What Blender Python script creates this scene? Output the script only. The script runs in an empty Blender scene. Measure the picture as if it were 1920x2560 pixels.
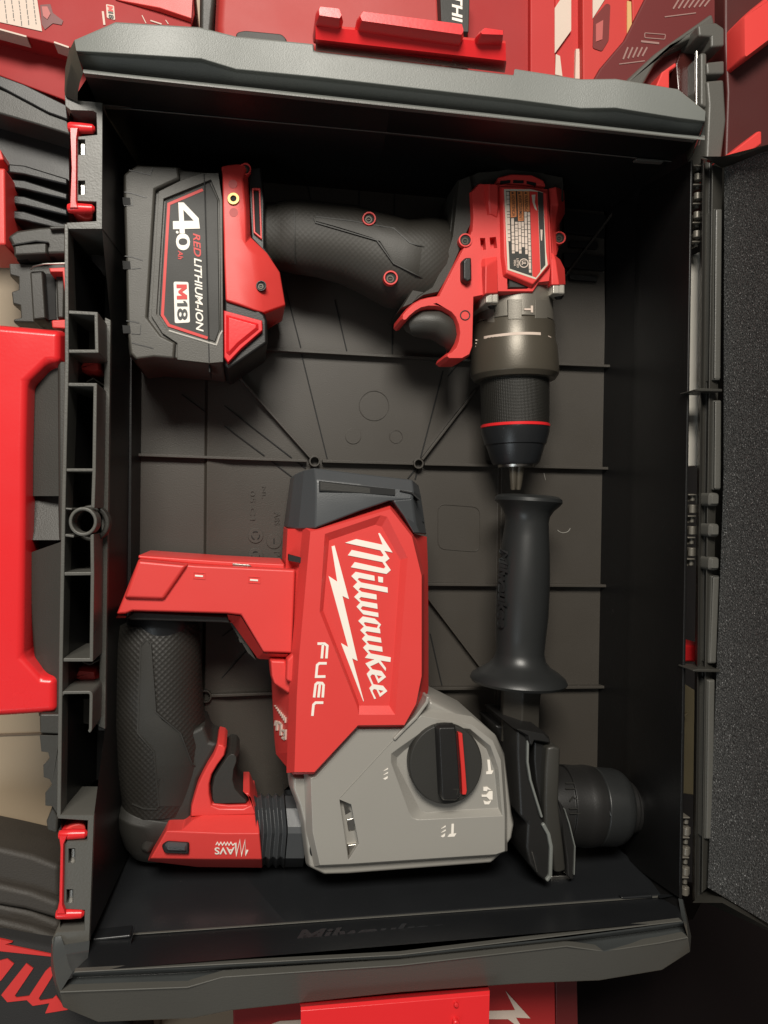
import bpy, bmesh, math, random
from mathutils import Vector, Matrix
from mathutils.geometry import tessellate_polygon
random.seed(7)
S = bpy.context.scene
C = S.collection
# ------------------------------------------------------------------ camera
F = 1950.0; CX, CY = 960.0, 1280.0
H = 0.55
TH = math.radians(9.95); RO = math.radians(0.93)
ROT = Matrix.Rotation(-TH, 3, 'Y') @ Matrix.Rotation(RO, 3, 'Z')
CAM = Vector((0, 0, H))
cd = bpy.data.cameras.new('camera'); cam = bpy.data.objects.new('camera', cd); C.objects.link(cam)
cam.matrix_world = Matrix.Translation(CAM) @ ROT.to_4x4()
cd.sensor_fit = 'AUTO'; cd.sensor_width = 36; cd.lens = 36 * F / 2560
cd.clip_start = 0.01; cd.clip_end = 50
S.camera = cam
# ------------------------------------------------------------------ world and lamps
w = bpy.data.worlds.new('World'); S.world = w; w.use_nodes = True
bg = w.node_tree.nodes['Background']; bg.inputs[0].default_value = (1.0, 0.94, 0.86, 1); bg.inputs[1].default_value = 0.11
def area(name, loc, target, size, sizey, power, col):
    l = bpy.data.lights.new(name, 'AREA'); l.shape = 'RECTANGLE'; l.size = size; l.size_y = sizey
    l.energy = power; l.color = col
    o = bpy.data.objects.new(name, l); C.objects.link(o); o.location = loc
    d = Vector(target) - Vector(loc); o.rotation_euler = d.to_track_quat('-Z', 'Y').to_euler()
    return o
area('ceiling_lamp', (-0.16, 0.92, 1.38), (0.02, -0.06, 0.03), 0.66, 0.42, 34, (1.0, 0.95, 0.86))
area('cool_side_light', (-0.9, -0.9, 1.3), (0.0, -0.1, 0.0), 0.5, 0.7, 4.0, (0.85, 0.95, 1.0))  # weak cool area lamp from the lower left
S.view_settings.view_transform = 'Standard'; S.view_settings.look = 'None'
S.view_settings.exposure = 0.0; S.view_settings.gamma = 1.0

# ------------------------------------------------------------------ pixel to place
def ray(px, py):
    d = ROT @ Vector(((px - CX) / F, -(py - CY) / F, -1.0)); return d
def P(px, py, z):
    d = ray(px, py); return CAM + d * ((z - CAM.z) / d.z)
def depth(px, py, z):
    d = ray(px, py); return (z - CAM.z) / d.z
def R(rpx, px, py, z): return rpx * depth(px, py, z) / F
def crop(ox, oy, s):
    return lambda *pts: [(ox + a / s, oy + b / s) for a, b in pts]
def plane3(a, b, c):
    A, B, D = P(*a), P(*b), P(*c); n = (B - A).cross(D - A).normalized()
    if n.z < 0: n = -n
    return A, n
def hit(px, py, pl):
    d = ray(px, py); return CAM + d * ((pl[0] - CAM).dot(pl[1]) / d.dot(pl[1]))
def arc(cx, cy, rx, ry, a0, a1, n):
    return [(cx + rx * math.cos(math.radians(a0 + (a1 - a0) * i / n)), cy + ry * math.sin(math.radians(a0 + (a1 - a0) * i / n))) for i in range(n + 1)]
def circ(cx, cy, r, ry=None, n=28): return arc(cx, cy, r, ry or r, 0, 360 * (n - 1) / n, n - 1)
def rnd(pts, r, n=4):
    out = []; N = len(pts)
    for i in range(N):
        p0, p1, p2 = Vector(pts[i - 1]), Vector(pts[i]), Vector(pts[(i + 1) % N])
        a, b = (p0 - p1), (p2 - p1); rr = min(r, a.length * .45, b.length * .45)
        s, e = p1 + a.normalized() * rr, p1 + b.normalized() * rr
        for k in range(n + 1):
            t = k / n; out.append(tuple(s * (1 - t) ** 2 + p1 * 2 * t * (1 - t) + e * t * t))
    return out
def sarea(p): return sum(p[i - 1][0] * p[i][1] - p[i][0] * p[i - 1][1] for i in range(len(p))) / 2
def inset(xy, d):
    N = len(xy); sg = 1 if sarea(xy) > 0 else -1; out = []
    for i in range(N):
        p0, p1, p2 = Vector(xy[i - 1]), Vector(xy[i]), Vector(xy[(i + 1) % N])
        e1 = (p1 - p0); e2 = (p2 - p1)
        if e1.length < 1e-9 or e2.length < 1e-9: out.append(tuple(p1)); continue
        e1.normalize(); e2.normalize()
        n1 = Vector((-e1.y, e1.x)) * sg; n2 = Vector((-e2.y, e2.x)) * sg
        m = n1 + n2; k = max(m.length_squared / 2, .35); out.append(tuple(p1 + m * (d / k)))
    return out

# ------------------------------------------------------------------ materials
MATS = {}
def mat(name, col, rough=.45, metal=0.0, bump=0.0, bscale=400, spec=.5, var=0.0, pattern=None, alpha=1, coat=0, specks=False, dust=0.0):
    m = bpy.data.materials.new(name); m.use_nodes = True; nt = m.node_tree; b = nt.nodes['Principled BSDF']
    b.inputs['Base Color'].default_value = (*col, 1); b.inputs['Roughness'].default_value = rough
    b.inputs['Metallic'].default_value = metal; b.inputs['Specular IOR Level'].default_value = spec
    b.inputs['Coat Weight'].default_value = coat; b.inputs['Coat Roughness'].default_value = .2
    tc = nt.nodes.new('ShaderNodeTexCoord')
    def noise(scale, detail=3):
        n = nt.nodes.new('ShaderNodeTexNoise'); n.inputs['Scale'].default_value = scale; n.inputs['Detail'].default_value = detail
        nt.links.new(tc.outputs['Object'], n.inputs['Vector']); return n
    # slow variation of roughness and tone, as handled plastic has
    n1 = noise(28, 4); mr = nt.nodes.new('ShaderNodeMapRange'); mr.inputs['To Min'].default_value = max(.05, rough - .07); mr.inputs['To Max'].default_value = min(1, rough + .09)
    nt.links.new(n1.outputs['Fac'], mr.inputs['Value']); nt.links.new(mr.outputs[0], b.inputs['Roughness'])
    last = None
    if var > 0:
        n2 = noise(17, 6); cr = nt.nodes.new('ShaderNodeMix'); cr.data_type = 'RGBA'
        cr.inputs[6].default_value = (*[c * (1 - var) for c in col], 1); cr.inputs[7].default_value = (*[min(1, c * (1 + var)) for c in col], 1)
        nt.links.new(n2.outputs['Fac'], cr.inputs[0]); last = cr.outputs[2]
    if dust > 0:
        n3 = noise(900, 2); r3 = nt.nodes.new('ShaderNodeMapRange'); r3.inputs['From Min'].default_value = .74; r3.inputs['From Max'].default_value = .80; r3.inputs['To Max'].default_value = dust
        nt.links.new(n3.outputs['Fac'], r3.inputs['Value']); mx = nt.nodes.new('ShaderNodeMix'); mx.data_type = 'RGBA'
        mx.inputs[6].default_value = (*col, 1); mx.inputs[7].default_value = (.35, .33, .3, 1)
        if last: nt.links.new(last, mx.inputs[6])
        nt.links.new(r3.outputs[0], mx.inputs[0]); last = mx.outputs[2]
    if last: nt.links.new(last, b.inputs['Base Color'])
    h = None
    if bump > 0:
        nb = noise(bscale, 2); h = nb.outputs['Fac']
    if pattern == 'hex':
        vs = nt.nodes.new('ShaderNodeTexVoronoi'); vs.inputs['Scale'].default_value = 400; vs.inputs['Randomness'].default_value = .0
        mp = nt.nodes.new('ShaderNodeMapping'); mp.inputs['Rotation'].default_value = (0, 0, math.radians(45)); mp.inputs['Scale'].default_value = (1.0, 1.0, 0.0)
        nt.links.new(tc.outputs['Object'], mp.inputs['Vector']); nt.links.new(mp.outputs[0], vs.inputs['Vector']); h = vs.outputs['Distance']
    if pattern == 'lines' or pattern == 'knurl':
        def wave(ax, sc):
            wv = nt.nodes.new('ShaderNodeTexWave'); wv.wave_type = 'BANDS'; wv.bands_direction = ax; wv.inputs['Scale'].default_value = sc
            wv.inputs['Distortion'].default_value = 0; nt.links.new(tc.outputs['Object'], wv.inputs['Vector']); return wv.outputs['Fac']
        if pattern == 'lines': h = wave('DIAGONAL', 260)
        else:
            mm = nt.nodes.new('ShaderNodeMath'); mm.operation = 'MULTIPLY'
            nt.links.new(wave('X', 330), mm.inputs[0]); nt.links.new(wave('Y', 330), mm.inputs[1]); h = mm.outputs[0]
    if h is not None:
        bp = nt.nodes.new('ShaderNodeBump'); bp.inputs['Strength'].default_value = max(bump, .05); bp.inputs['Distance'].default_value = .0006
        nt.links.new(h, bp.inputs['Height']); nt.links.new(bp.outputs[0], b.inputs['Normal'])
    MATS[name] = m; return m
RED = mat('red_plastic', (.68, .050, .044), .42, bump=.10, bscale=1500, var=.04)
RED2 = mat('red_gloss_plastic', (.72, .022, .026), .28, bump=.04, bscale=600, var=.04)
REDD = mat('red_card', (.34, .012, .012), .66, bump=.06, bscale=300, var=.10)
REDM = mat('maroon_plastic', (.060, .007, .006), .5, bump=.1, bscale=900, var=.15)
GRY = mat('warm_grey_metal_paint', (.33, .315, .285), .36, bump=.10, bscale=1800, var=.03, metal=.15)
GRYD = mat('slate_plastic', (.060, .064, .068), .36, bump=.12, bscale=1600, var=.08)
BLK = mat('black_plastic', (.012, .0115, .011), .42, bump=.14, bscale=1500, var=.2)
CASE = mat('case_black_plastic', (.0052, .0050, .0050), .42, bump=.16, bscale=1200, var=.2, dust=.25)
CASEG = mat('case_gloss_lit', (.013, .014, .0155), .32, bump=.06, bscale=500, var=.3, dust=.25)  # greyer than the case black: light on the lower wall is in the colour
RIM = mat('case_rim_plastic', (.17, .178, .166), .42, bump=.22, bscale=1500, var=.12)
LIP = mat('case_lip_plastic', (.050, .054, .054), .28, bump=.08, bscale=500, var=.3)  # lifted tone paints the reflection on the band's inner bevel
RIM2 = mat('case_edge_plastic', (.092, .089, .079), .42, bump=.2, bscale=900, var=.10)
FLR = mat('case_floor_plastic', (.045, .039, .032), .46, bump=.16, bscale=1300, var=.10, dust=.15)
DRK = mat('dark_grey_plastic', (.036, .034, .029), .46, bump=.18, bscale=1300, var=.12)
BAT = mat('battery_plastic', (.066, .062, .053), .48, bump=.2, bscale=1500, var=.10)
GRIPT = mat('rubber_textured', (.017, .0155, .013), .5, bump=.6, pattern='hex', var=.1)
GRIPL = mat('rubber_ribbed', (.028, .025, .020), .58, bump=.18, pattern='hex', var=.1)
RUB = mat('rubber_smooth', (.024, .023, .020), .55, bump=.14, bscale=1300, var=.1)
RUBD = mat('rubber_smooth_warm', (.029, .026, .021), .55, bump=.14, bscale=1300, var=.1)
HOLE = mat('recess_shade_black', (.004, .004, .004), .7)  # near-black paints shade in holes, slots and gaps; also small black marks
WHT = mat('white_paint', (.86, .80, .72), .45, var=.02)
CREAM = mat('cream_paper', (.62, .50, .42), .6, var=.05)
STEEL = mat('steel', (.52, .50, .46), .28, metal=1, bump=.05, bscale=900)
GEAR = mat('gear_case_metal', (.17, .155, .13), .40, metal=.35, bump=.12, bscale=1400, var=.05)
COLL = mat('bronze_black_collar', (.088, .076, .058), .36, metal=.35, bump=.08, bscale=1200, var=.05)
KNUR = mat('chuck_knurl', (.020, .019, .016), .45, bump=.5, pattern='knurl', metal=.2)
BRASS = mat('brass', (.50, .34, .12), .4, metal=.5)
ORNG = mat('orange_ink', (.62, .20, .06), .5)
FOAM = mat('foam', (.058, .058, .057), .8, bump=1.0, bscale=800)
nt_f = FOAM.node_tree; tcf = nt_f.nodes.new('ShaderNodeTexCoord'); nf = nt_f.nodes.new('ShaderNodeTexNoise'); nf.inputs['Scale'].default_value = 1150; nf.inputs['Detail'].default_value = 3
rf = nt_f.nodes.new('ShaderNodeValToRGB'); rf.color_ramp.elements[0].position = .34; rf.color_ramp.elements[0].color = (.016, .016, .016, 1); rf.color_ramp.elements[1].position = .64; rf.color_ramp.elements[1].color = (.14, .14, .135, 1)
e_ = rf.color_ramp.elements.new(.74); e_.color = (.75, .75, .74, 1)
nt_f.links.new(tcf.outputs['Object'], nf.inputs['Vector']); nt_f.links.new(nf.outputs['Fac'], rf.inputs[0]); nt_f.links.new(rf.outputs[0], nt_f.nodes['Principled BSDF'].inputs['Base Color'])
HNDL = mat('side_handle_rubber', (.019, .020, .020), .36, bump=.06, bscale=1500, var=.08)
TILE = mat('floor_tile', (.36, .28, .19), .5, bump=.08, bscale=200, var=.10)
GROUT = mat('tile_grout', (.17, .12, .08), .8, bump=.3, bscale=900)
WBOX = mat('white_card', (.82, .78, .70), .5, var=.03)
CLOTH = mat('bag_cloth', (.020, .019, .019), .8, bump=.6, bscale=1500, var=.15)
SILV = mat('silver_casting', (.50, .47, .41), .35, metal=.5, bump=.1, bscale=1500)
REDI = mat('red_ink', (.62, .03, .025), .5)
MUST = mat('mustard_card', (.16, .13, .07), .6)

# ------------------------------------------------------------------ mesh builder
def piece(f):
    def g(s, *a, **k):
        if s.dep == 0: s.pc.append((len(s.v), len(s.f)))
        s.dep += 1; r = f(s, *a, **k); s.dep -= 1; return r
    return g
class MB:
    def __init__(s): s.v = []; s.f = []; s.pc = []; s.dep = 0
    def begin(s):
        if s.dep == 0: s.pc.append((len(s.v), len(s.f)))
        s.dep += 1
    def end(s): s.dep -= 1; return s
    def add(s, vs, fs):
        n = len(s.v); s.v += [tuple(v) for v in vs]; s.f += [tuple(i + n for i in f) for f in fs]; return s
    def cap(s, ring, holes=()):
        if not holes:
            s.add(ring, [range(len(ring))]); return
        polys = [[Vector(p) for p in ring]] + [[Vector(p) for p in h] for h in holes]
        flat = [p for q in polys for p in q]
        s.add(flat, [tuple(t) for t in tessellate_polygon(polys)])
    def wall(s, a, b):
        N = len(a); s.add(list(a) + list(b), [(i, (i + 1) % N, N + (i + 1) % N, N + i) for i in range(N)])
    @piece
    def prism(s, pts, z0, z1, ch=0, dz=0, holes=(), flare=0):
        """outline in pixels at height z1; ch in px, dz metres chamfer; holes [(pts, depth)]"""
        zz = (lambda p: p[2]) if len(pts[0]) > 2 else (lambda p: z1)
        top = [P(p[0], p[1], zz(p)) for p in pts]
        cx = sum(p[0] for p in pts) / len(pts); cy = sum(p[1] for p in pts) / len(pts)
        k = depth(cx, cy, z1) / F
        xy = [(p.x, p.y) for p in top]
        rings = []
        if ch:
            ins = inset(xy, ch * k)
            rings.append([Vector((q[0], q[1], t.z)) for q, t in zip(ins, top)])
            rings.append([Vector((q[0], q[1], t.z - dz)) for q, t in zip(xy, top)])
        else: rings.append(top)
        fx = inset(xy, -flare * k) if flare else xy
        rings.append([Vector((q[0], q[1], z0)) for q in fx])
        hs = []
        for h, dep in holes:
            hp = [P(a, b, z1) for a, b in h]; hs.append(hp)
            lo = [p - Vector((0, 0, dep)) for p in hp]; s.wall(hp, lo); s.add(lo, [range(len(lo))])
        s.cap(rings[0], hs)
        for a, b in zip(rings, rings[1:]): s.wall(a, b)
        s.add(rings[-1], [range(len(pts))]); return s
    @piece
    def strip(s, rows, closed=False):
        """rows of (px,py,z)"""
        n = len(rows[0]); vs = [P(*p) for r in rows for p in r]; fs = []
        for j in range(len(rows) - 1):
            for i in range(n if closed else n - 1):
                k = (i + 1) % n; fs.append((j * n + i, j * n + k, (j + 1) * n + k, (j + 1) * n + i))
        s.add(vs, fs); return s
    @piece
    def solid(s, rows, z0):
        """strip whose outer border is dropped to z0 (closed volume)"""
        s.strip(rows)
        b = list(rows[0]) + [r[-1] for r in rows[1:-1]] + list(reversed(rows[-1])) + [r[0] for r in reversed(rows[1:-1])]
        top = [P(*p) for p in b]; lo = [Vector((p.x, p.y, z0)) for p in top]; s.wall(top, lo); s.add(lo, [range(len(lo))]); return s
    @piece
    def ribbon(s, pts, wd, z0, z1, closed=False, flat=False):
        """z1 may be a function of px,py"""
        f1 = z1 if callable(z1) else (lambda a, b: z1)
        W = [P(a, b, f1(a, b)) for a, b in pts]; N = len(W); L = []; Rr = []
        k = wd / 2 * depth(pts[0][0], pts[0][1], W[0].z) / F
        for i in range(N):
            a = W[i - 1] if (i > 0 or closed) else None; b = W[(i + 1) % N] if (i < N - 1 or closed) else None
            e = []
            if a is not None: e.append((W[i] - a).to_2d().normalized())
            if b is not None: e.append((b - W[i]).to_2d().normalized())
            n = Vector((0, 0))
            for q in e: n += Vector((-q.y, q.x))
            if n.length < 1e-6: n = Vector((-e[0].y, e[0].x))
            n = n.normalized() * (k / max(.5, n.length / len(e)))
            L.append(W[i] + Vector((n.x, n.y, 0))); Rr.append(W[i] - Vector((n.x, n.y, 0)))
        dn = (lambda p: Vector((p.x, p.y, p.z - abs(z0) if callable(z1) else z0)))
        L2 = [dn(p) for p in L]; R2 = [dn(p) for p in Rr]
        M = N if closed else N - 1; vs = L + Rr + L2 + R2; fs = []
        for i in range(M):
            j = (i + 1) % N
            fs += [(i, j, N + j, N + i), (i, 2 * N + i, 2 * N + j, j), (N + i, N + j, 3 * N + j, 3 * N + i), (2 * N + i, 3 * N + i, 3 * N + j, 2 * N + j)]
        if not closed: fs += [(0, N, 3 * N, 2 * N), (N - 1, 3 * N - 1, 4 * N - 1, 2 * N - 1)]
        s.add(vs, fs); return s
    @piece
    def lathe(s, path, n=40, flat=1.0, ph=0, power=2.0, caps=True, bend=False):
        """path of (px,py,z,r_px): rings across the path"""
        W = [P(a, b, z) for a, b, z, r in path]; N = len(W); vs = []
        t = (W[-1] - W[0]).normalized(); up0 = Vector((0, 0, 1))
        for i in range(N):
            tt = t
            if bend:
                a = W[max(0, i - 1)]; b = W[min(N - 1, i + 1)]
                tt = (b - a).normalized() if (b - a).length > 1e-6 else t
                if tt.dot(t) < .5: tt = t
            sd = tt.cross(up0).normalized(); up = sd.cross(tt).normalized(); r = R(path[i][3], *path[i][:3])
            for k in range(n):
                an = 2 * math.pi * k / n + ph; c, q = math.cos(an), math.sin(an)
                c = math.copysign(abs(c) ** (2 / power), c); q = math.copysign(abs(q) ** (2 / power), q)
                vs.append(W[i] + sd * c * r + up * q * r * flat)
        fs = [(j * n + i, j * n + (i + 1) % n, (j + 1) * n + (i + 1) % n, (j + 1) * n + i) for j in range(N - 1) for i in range(n)]
        if caps: fs += [tuple(range(n)), tuple(range((N - 1) * n, N * n))]
        s.add(vs, fs); return s
    @piece
    def cyl(s, px, py, r, z0, z1, n=28, ch=0, ry=None):
        s.prism(circ(px, py, r, ry, n), z0, z1, ch, R(ch, px, py, z1) if ch else 0); return s
    def decal(s, pts, pl, t=.0002):
        W = [hit(a, b, pl) for a, b in pts]; up = [p + pl[1] * t for p in W]; lo = [p - pl[1] * .0003 for p in W]
        s.add(up, [range(len(up))]); s.wall(up, lo); return s
    def each(s, name, m, parent=None, bevel=0, seg=2, ang=32):
        out = []; pc = s.pc + [(len(s.v), len(s.f))]
        for (v0, f0), (v1, f1) in zip(pc, pc[1:]):
            q = MB(); q.v = s.v[v0:v1]; q.f = [tuple(i - v0 for i in f) for f in s.f[f0:f1]]; out.append(q.build(name, m, parent, bevel, seg, ang))
        return out
    def build(s, name, m, parent=None, bevel=0, seg=2, ang=32, smooth=True):
        me = bpy.data.meshes.new(name); me.from_pydata(s.v, [], s.f); me.update()
        bm = bmesh.new(); bm.from_mesh(me); bmesh.ops.remove_doubles(bm, verts=bm.verts, dist=1e-6)
        bmesh.ops.recalc_face_normals(bm, faces=bm.faces); bm.to_mesh(me); bm.free()
        if smooth: me.shade_smooth(); me.set_sharp_from_angle(angle=math.radians(ang))
        me.materials.append(m); o = bpy.data.objects.new(name, me); C.objects.link(o)
        if bevel:
            b = o.modifiers.new('bevel', 'BEVEL'); b.width = bevel; b.segments = seg; b.limit_method = 'ANGLE'; b.angle_limit = math.radians(30)
            b.harden_normals = True; b.use_clamp_overlap = True
        if parent is not None: attach(o, parent)
        return o
def world_of(o):
    m = Matrix.Identity(4)
    while o is not None: m = (Matrix.Translation(o.location)) @ o.matrix_parent_inverse @ m if o.parent else Matrix.Translation(o.location) @ m; o = o.parent
    return m
WLOC = {}
def attach(o, p):
    o.parent = p; o.matrix_parent_inverse = Matrix.Translation(-WLOC.get(p.name, Vector((0, 0, 0))))
def thing(name, label, cat, loc, group=None):
    o = bpy.data.objects.new(name, None); C.objects.link(o); o.location = loc; o.empty_display_size = .02
    WLOC[o.name] = Vector(loc); tag(o, label, cat, group); return o
def tag(o, label=None, cat=None, group=None, kind=None):
    if label: o['label'] = label
    if cat: o['category'] = cat
    if group: o['group'] = group
    if kind: o['kind'] = kind
    return o
def text(body, quad, z, m, name, parent, offset=0.0, shear=0.0, th=.0002):
    """quad: pixel corners for local bottom-left, bottom-right, top-right, top-left"""
    cu = bpy.data.curves.new(name, 'FONT'); cu.body = body; cu.offset = offset; cu.shear = shear; cu.extrude = .01; cu.resolution_u = 4
    t = bpy.data.objects.new('tmp', cu); C.objects.link(t); bpy.context.view_layer.update()
    me = bpy.data.meshes.new_from_object(t.evaluated_get(bpy.context.evaluated_depsgraph_get())); bpy.data.objects.remove(t)
    me.name = name
    xs = [v.co.x for v in me.vertices]; ys = [v.co.y for v in me.vertices]; x0, x1, y0, y1 = min(xs), max(xs), min(ys), max(ys)
    q = [Vector(a) for a in quad]; f = z if callable(z) else (lambda a, b: z)
    for v in me.vertices:
        u = (v.co.x - x0) / (x1 - x0); t_ = (v.co.y - y0) / (y1 - y0)
        p = (q[0] * (1 - u) + q[1] * u) * (1 - t_) + (q[3] * (1 - u) + q[2] * u) * t_
        v.co = P(p.x, p.y, f(p.x, p.y) + (th if v.co.z > 0 else -.0002))
    me.materials.clear(); me.materials.append(m); o = bpy.data.objects.new(name, me); C.objects.link(o)
    if parent is not None: attach(o, parent)
    return o
def screw(px, py, z, r, parent, ring=RED, name='screw_boss', dep=.0008):
    """raised socket ring with a dark well and a small screw head in it"""
    b = MB(); out = circ(px, py, r); inn = circ(px, py, r * .78)
    o1 = [P(a, c, z) for a, c in out]; i1 = [P(a, c, z) for a, c in inn]; i0 = [p - Vector((0, 0, dep)) for p in i1]; o0 = [p - Vector((0, 0, .004)) for p in o1]
    b.wall(o1, i1); b.wall(i1, i0); b.wall(o1, o0)
    rg = b.build(name, ring, parent, .0002)
    h = MB(); h.add(i0, [range(len(i0))]); h.build('screw_well', HOLE, rg)
    k = MB(); k2 = r * .42; cx, cy = px - r * .08, py + r * .16
    k.ribbon(circ(cx, cy, k2, n=18), k2 * .45, z - dep - .0004, z - dep + .0003, True); k.ribbon([(cx - k2 * .5, cy), (cx + k2 * .5, cy)], k2 * .3, z - dep - .0004, z - dep + .0002)
    k.build('screw_head', COLL, rg)
    return rg

# ================================================================== SETTING
b = MB(); b.add([(-1.2, -1.2, -.05), (1.2, -1.2, -.05), (1.2, 1.2, -.05), (-1.2, 1.2, -.05)], [(0, 1, 2, 3)])
ground = b.build('ground', TILE); tag(ground, kind='structure')
g = MB(); g.ribbon([(-400, 1850), (110, 1834), (1000, 1806)], 5, -.0499, -.0488); g.ribbon([(420, 1500), (400, 2700)], 5, -.0499, -.0488)
tag(g.build('ground_grout', GROUT), kind='structure')

# ================================================================== TOOL CASE
ZR = .125; ZP = .104
case = thing('tool_case', 'open black tool case with red latches, its foam-lined lid swung to the right', 'tool case', P(930, 1290, -.03))
# floor with shallow steps
fl = MB()
def fx(px, z):   # column of the floor at pixel column px
    t = (px - 352) / (1516 - 352)
    return [(px + a, y, z) for a, y in ((3 - 6 * t, 430 + 100 * t), (0, 900), (-4 - 4 * t, 1400), (-10 - 14 * t, 2092 - 17 * t))]
cols = [(352, 0), (514, 0), (520, .0032), (582, -.0002), (700, 0), (1000, 0), (1250, 0), (1258, .0034), (1322, .0002), (1400, 0), (1513, 0)]
fl.strip([fx(*c) for c in cols]); fl.strip([[(352, 430, -.03), (1516, 530, -.03)], [(342, 2092, -.03), (1490, 2075, -.03)]])
floor_o = fl.build('floor_panel', FLR, case, .0006)
rb = MB()
for p in ([(640, 871), (1140, 899), (1530, 915)], [(345, 1137), (768, 1152)], [(806, 1153), (1034, 1159)], [(1062, 1160), (1527, 1171)], [(1040, 1461), (1521, 1465)],
          [(527, 1740), (720, 1733)], [(1040, 1723), (1516, 1718)]):
    rb.ribbon(p, 7, 0, .0062)
for p in ([(601, 946), (777, 1144)], [(1190, 975), (1056, 1149)], [(1406, 700), (1536, 528)], [(1066, 1488), (1206, 1672)]):
    rb.ribbon(p, 6, 0, .0055)
for cx, cy, r in ((786.8, 1153, 12), (1047, 1159, 11), (513, 1742, 14)): rb.ribbon(circ(cx, cy, r, n=20), 4, 0, .0066, True)
rb.each('floor_rib', FLR, case, .0003)
gr = MB()
for p in ([(455, 986), (661, 1139)], [(677, 1152), (734, 1195)], [(512, 976), (729, 1144)], [(742, 1155), (764, 1171)], [(753, 881), (818, 1146)], [(715, 725), (752, 868)],
          [(837, 750), (867, 876)], [(981, 806), (981, 884)], [(1108, 927), (1052, 1144)], [(1046, 1171), (1038, 1198)], [(1040, 1171), (1020, 1196)], [(770, 466), (781, 520)],
          [(898, 474), (898, 535)], [(986, 480), (986, 560)], [(1076, 1585), (1105, 1713)], [(502, 1626), (584, 1571)], [(499, 1580), (530, 1560)], [(521, 1732), (622, 1621)], [(1150, 905), (1120, 940)]):
    gr.ribbon(p, 2.6, 0, .0009)
gr.each('floor_dark_line', HOLE, case)  # near-black ribbons laid on the floor paint groove and shadow darkness
em = MB()
em.ribbon(circ(935, 1014, 37, n=40), 1.8, 0, .0005, True); em.cyl(883, 1090, 20, 0, .0006); em.ribbon(circ(990, 1092, 16), 1.2, 0, .0004, True)
for x, y in ((639, 1339), (685, 1353), (639, 1389)): em.cyl(x, y, 19, 0, .0007)
em.ribbon(rnd([(1095, 1260), (1200, 1268), (1200, 1380), (1095, 1372)], 20), 1.5, 0, .0005, True)
em.each('mould_mark', FLR, case, .0002)
st_ = MB(); st_.prism([(1410, 527), (1515, 537), (1513, 592), (1410, 580)], 0, .004); st_.prism([(1425, 600), (1494, 606), (1494, 622), (1425, 616)], 0, .004); st_.prism([(1410, 630), (1512, 642), (1512, 676), (1410, 668)], 0, .004); st_.prism([(1425, 684), (1493, 690), (1493, 704), (1425, 698)], 0, .004)
st_.each('floor_step', CASE, case, .0004)
rc = MB()
for x, y in ((639, 1339), (639, 1389)):
    for k in range(3):
        a0 = 90 + 120 * k
        rc.ribbon(arc(x, y, 10, 10, a0 + 18, a0 + 92, 3), 2.4, .0006, .0011)
rc.ribbon([(685, 1346), (685, 1360)], 2.4, .0006, .0011)
rc.build('recycling_mark', HOLE, case)
text('05 C1', [(625, 1225), (625, 1300), (638, 1300), (638, 1225)], .0004, FLR, 'moulded_lettering', case, .01)
text('NL', [(655, 1215), (655, 1245), (664, 1245), (664, 1215)], .0004, FLR, 'moulded_lettering', case, .01)
text('ABS', [(685, 1280), (685, 1312), (700, 1312), (700, 1280)], .0004, FLR, 'moulded_lettering', case, .01)
text('PP', [(685, 1378), (685, 1405), (702, 1405), (702, 1378)], .0004, FLR, 'moulded_lettering', case, .01)
sc = MB(); sc.ribbon(arc(1409, 1318, 17, 14, 10, 150, 8), 1.4, .0, .0004); sc.ribbon([(1360, 1183), (1364, 1200)], 1.2, .0, .0004); sc.each('fibre', GRY, case)
# end walls
def lerp(a, b, t): return tuple(x + (y - x) * t for x, y in zip(a, b))
def line3(a, b, n): return [lerp(a, b, i / n) for i in range(n + 1)]
tw = MB()
tw.strip([line3((208, 181, ZR), (1744, 348, ZR), 6), line3((244, 262, .087), (1690, 402, .087), 6), line3((258, 266, .086), (1672, 406, .086), 6),
          line3((355, 430, 0), (1518, 530, 0), 6)])
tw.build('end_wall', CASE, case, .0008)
bw = MB()
bw.strip([line3((181, 2431, ZR), (1707, 2303, ZR), 6), line3((218, 2346, .087), (1690, 2240, .087), 6), line3((232, 2340, .086), (1680, 2234, .086), 6),
          line3((332, 2096, 0), (1492, 2076, 0), 6)])
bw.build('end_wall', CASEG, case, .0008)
# right wall with a soft crease
rw = MB()
rw.strip([line3((1733, 400, ZP), (1706, 2246, ZP), 8), line3((1727, 402, ZP), (1698, 2245, ZP), 8), line3((1605, 470, .045), (1575, 2160, .045), 8),
          line3((1592, 476, .030), (1560, 2150, .030), 8), line3((1517, 530, 0), (1490, 2076, 0), 8)])
rw.strip([line3((1733, 400, ZP), (1706, 2246, ZP), 8), line3((1500, 545, -.03), (1480, 2060, -.03), 8)])
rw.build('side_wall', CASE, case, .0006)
# left inner wall and pocket
lw = MB()
lw.strip([line3((257, 275, ZP), (257, 573, ZP), 4), line3((355, 430, 0), (352, 700, 0), 4)])
lw.strip([line3((235, 2037, ZP), (223, 2353, ZP), 4), line3((345, 1880, 0), (342, 2092, 0), 4)])
lw.strip([line3((276, 800, .075), (262, 1826, .075), 8), line3((355, 890, 0), (346, 1720, 0), 8)])
lw.strip([line3((262, 800, .075), (246, 1826, .075), 8), line3((276, 800, .075), (262, 1826, .075), 8)])
lw.strip([line3((255, 573, ZP), (276, 800, .075), 2), line3((352, 700, 0), (355, 890, 0), 2)])
lw.strip([line3((262, 1826, .075), (235, 2037, ZP), 2), line3((346, 1720, 0), (345, 1880, 0), 2)])
lw.strip([line3((166, 573, ZP - .001), (148, 2037, ZP - .001), 8), line3((262, 690, .03), (240, 1950, .03), 8), line3((330, 690, .03), (325, 1950, .03), 8)])
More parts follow.
